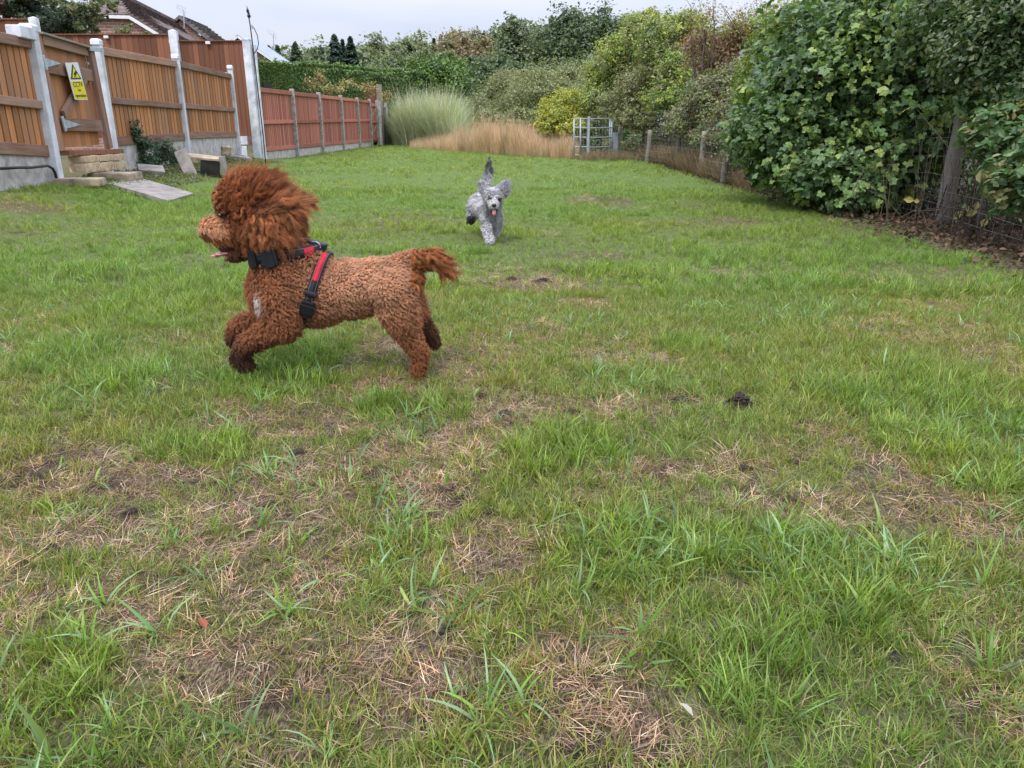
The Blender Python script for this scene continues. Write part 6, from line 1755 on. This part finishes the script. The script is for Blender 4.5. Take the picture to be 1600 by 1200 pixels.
# buckles
def near_on(lp, px, py):
    t_ = D(px, py); return min([p for p in lp if p.y < YD], key=lambda p: (p.x - t_.x) ** 2 + (p.z - t_.z) ** 2)
def buckle(lp, px, py, axv, w_, l_, name='buckle'):
    c = near_on(lp, px, py); i = lp.index(c); tg_ = (lp[(i + 1) % len(lp)] - lp[i - 1]).normalized(); o_ = axv.cross(tg_).normalized()
    if o_.y > 0: o_ = -o_
    M_ = Matrix((tg_, axv, o_)).transposed()
    MB().box(c + o_ * .008, (l_ / 2, w_ / 2, .007), M_).build(name, M['plastic'], HN, bevel=.003)
    MB().box(c + o_ * .012, (l_ * .28, w_ * .58, .006), M_).build('buckle_clip', M['plastic'], HN, bevel=.002)
buckle(lp, 434, 399, ax, 22 * PXM, 24 * PXM); buckle(lp, 408, 402, ax, 22 * PXM, 16 * PXM); buckle(lp2, 492, 470, axb, 18 * PXM, 26 * PXM); buckle(lp2, 497, 450, axb, 17 * PXM, 8 * PXM, 'slider')
# back plate, ring and the handle on top of the withers
MB().box(D(492, 384), (17 * PXM, .022, 7 * PXM), Matrix.Rotation(.25, 3, 'Y')).build('back_plate', M['plastic'], HN, bevel=.006)
pts_ = [D(494 + 9 * math.cos(t), 384 + 8 * math.sin(t), -.022 + .004 * math.sin(t * 2)) for t in np.linspace(0, 2 * math.pi, 17)]
MB().tube(pts_, .0022, 6).build('metal_ring', M['galv'], HN, True)

# ---- grey dog running towards the camera
YG = 6.3; GM = YG / 1210.
def E(x, y, dy=0.0):
    p = P(x, y, YG); k = (YG + dy) / YG
    p = Vector((0, 0, H)) + (p - Vector((0, 0, H))) * k
    return p
GD = empty('dog', (E(768, 385).x, YG, 0), 'fluffy silver grey dog running towards the camera with its tail raised', 'dog')
mb = MB()
def gc(a, b, ra, rb): round_cone(mb, a, b, ra * GM, rb * GM)
ellipsoid(mb, E(768, 334, .16), (14.5 * GM, .11, 17 * GM))        # chest
gc(E(765, 330, .18), E(753, 321, .45), 16, 17); gc(E(753, 321, .45), E(747, 318, .60), 18, 15)     # barrel and rump
gc(E(770, 330, .12), E(770, 318, .04), 13, 11)                  # neck
ellipsoid(mb, E(771, 308, .0), (14.5 * GM, .068, 12.5 * GM))        # skull
gc(E(771, 315, -.03), E(771, 321, -.09), 9, 6.5)                # muzzle
gc(E(772, 326, -.03), E(772, 331, -.075), 6, 4)                 # lower jaw
gc(E(760, 338, .12), E(760, 357, .06), 8.5, 6.8); gc(E(760, 357, .06), E(766, 377, .0), 6.4, 5); gc(E(766, 378, .0), E(768, 383, -.03), 4.5, 3.8)       # reaching foreleg
gc(E(777, 338, .14), E(777, 356, .17), 8.2, 6.2); gc(E(777, 356, .17), E(771, 370, .14), 5.5, 4.5)
gc(E(741, 325, .60), E(738, 338, .58), 13, 8); gc(E(738, 338, .58), E(735, 345, .60), 6, 5); gc(E(760, 330, .62), E(764, 345, .6), 12, 7); gc(E(764, 345, .6), E(764, 352, .66), 6, 5)
gc(E(755, 303, .62), E(761, 285, .66), 7, 6); gc(E(761, 285, .66), E(764, 266, .66), 6, 5); gc(E(764, 266, .66), E(764, 249, .64), 4.5, 2.2)   # tail
gbody = fused('body', mb, .008, 5, GD, M['skin_grey'])
mb = MB(); gc(E(762, 304, .02), E(756, 298, .05), 5, 4.2); gc(E(756, 298, .05), E(752, 287, .07), 4.2, 2.4)
el_ = fused('ear', mb, .006, 4, GD, M['skin_grey'])
mb = MB(); gc(E(780, 302, .02), E(786, 297, .05), 6, 6.5); gc(E(786, 297, .05), E(789, 291, .06), 6.5, 4.5)
er_ = fused('ear', mb, .006, 4, GD, M['skin_grey'])
def gfur(name, me, n, L, nclump, colf, rad=.0008, lift=.6, fl=(.0, .3, -.7), curl=.005, turns=1.0, par=None):
    p, nn = surf_samples(me, n); q = p.copy(); gx_, gy_ = px_of(q); keep, c_, Lk = colf(p, gx_, gy_)
    p, nn, c_, Lk = p[keep], nn[keep], c_[keep], Lk[keep]
    fur(name, par or GD, M['fur'], p, nn, L * Lk * (.7 + .6 * rng.random(len(p))), np.tile(np.array(fl), (len(p), 1)), np.full(len(p), lift), nclump, .85, curl, turns, 6, c_, rad)
LG_ = np.array([.78, .76, .77]); MG_ = np.array([.38, .37, .39]); DK_ = np.array([.035, .035, .042]); WH_ = np.array([.82, .80, .76])
def gcol(p, x, y):
    n = len(p); c = np.tile(LG_, (n, 1)); v = fbm(p[:, 0] + 3 + p[:, 1] * .5, p[:, 2] + 3 + p[:, 1] * .3, .035, 8)
    c = mixn(c, MG_, np.clip(smooth(.42, .62, v), 0, 1) * .7)
    c = mixn(c, DK_, (smooth(276, 262, y) if False else (1 - smooth(262, 282, y))) * .8)               # tail darkens to the tip
    c = mixn(c, DK_, ((x < 741) & (y > 337)) * .9); c = mixn(c, DK_, (y > 380) * .85)
    fc = (p[:, 1] < YG - .02) & (y > 305) & (y < 336); c = mixn(c, WH_, fc * .6)
    c = mixn(c, MG_, ((y > 328) & (y < 348) & (np.abs(x - 768) < 8)) * .55)
    eye = (np.hypot(x - 766, y - 309.5) < 3.4) | (np.hypot(x - 780, y - 311) < 3.6); c = mixn(c, DK_, eye * .9)
    lips = (np.abs(x - 772) < 9) & (y > 326) & (y < 336) & (p[:, 1] < YG - .01); c = mixn(c, DK_, lips * .85)
    keep = ~((np.hypot(x - 772, y - 331) < 3.5) & (p[:, 1] < YG - .03))
    c *= .75 + .5 * rng.random((n, 1))
    Lk = np.where(fc, .5, 1.0); Lk = np.where(y < 290, 1.3, Lk)
    return keep, c, Lk
gfur('curly_coat', gbody.data, 60000, .0145, 2600, gcol)
def gear(p, x, y):
    n = len(p); c = np.tile(np.array([.46, .45, .48]), (n, 1)) * (.6 + .8 * rng.random((n, 1))); return np.ones(n, bool), c, np.ones(n)
gfur('ear_hair', el_.data, 7000, .020, 160, gear, fl=(-.3, .2, .9), lift=.5, turns=.6, par=el_); gfur('ear_hair', er_.data, 9000, .028, 200, gear, fl=(.5, .2, .8), lift=.5, turns=.6, par=er_)
mb = MB(); ellipsoid(mb, E(772, 321, -.135), (3.6 * GM, .010, 2.9 * GM), 14); mb.build('nose', M['nose_black'], GD, True)
for (x, y) in ((766, 309.5), (779.5, 311)):
    mb = MB(); ellipsoid(mb, E(x, y, -.062), (.0115, .008, .0115), 14); mb.build('eye', M['eye'], GD, True)
mb = MB(); ellipsoid(mb, E(772, 328.5, -.07), (5.2 * GM, .02, 3.5 * GM), 12); mb.build('mouth', M['mouth'], GD, True)
mb = MB(); ellipsoid(mb, E(772, 330, -.095), (3.4 * GM, .014, 2.6 * GM), 12); ellipsoid(mb, E(772, 333.5, -.105), (3.0 * GM, .008, 3.4 * GM), 12)
fused('tongue', mb, .003, 4, GD, M['tongue'])

# a few fallen leaves on the lawn
for (x, y, lab, c) in ((318, 985, 'small orange red fallen leaf lying in the grass, lower left', (0.30, 0.10, 0.05)), (1072, 1120, 'pale grey withered leaf between broad grass blades', (0.40, 0.36, 0.30))):
    g_ = G(x, y, .02)
    me = np_mesh('fallen_leaf', LEAF_FOLD[0].copy(), LEAF_FOLD[1].copy(), np.tile(np.array([c]), (len(LEAF_FOLD[0]), 1)), False); me.materials.append(M['leaf_dry'])
    o = bpy.data.objects.new('fallen_leaf', me); COL.objects.link(o); o.location = (g_.x, g_.y, float(gz(g_.x, g_.y)) + .035); o.rotation_euler = (.5, .3, 1.0); o.scale = (.028,) * 3
    tag(o, lab, 'leaf')
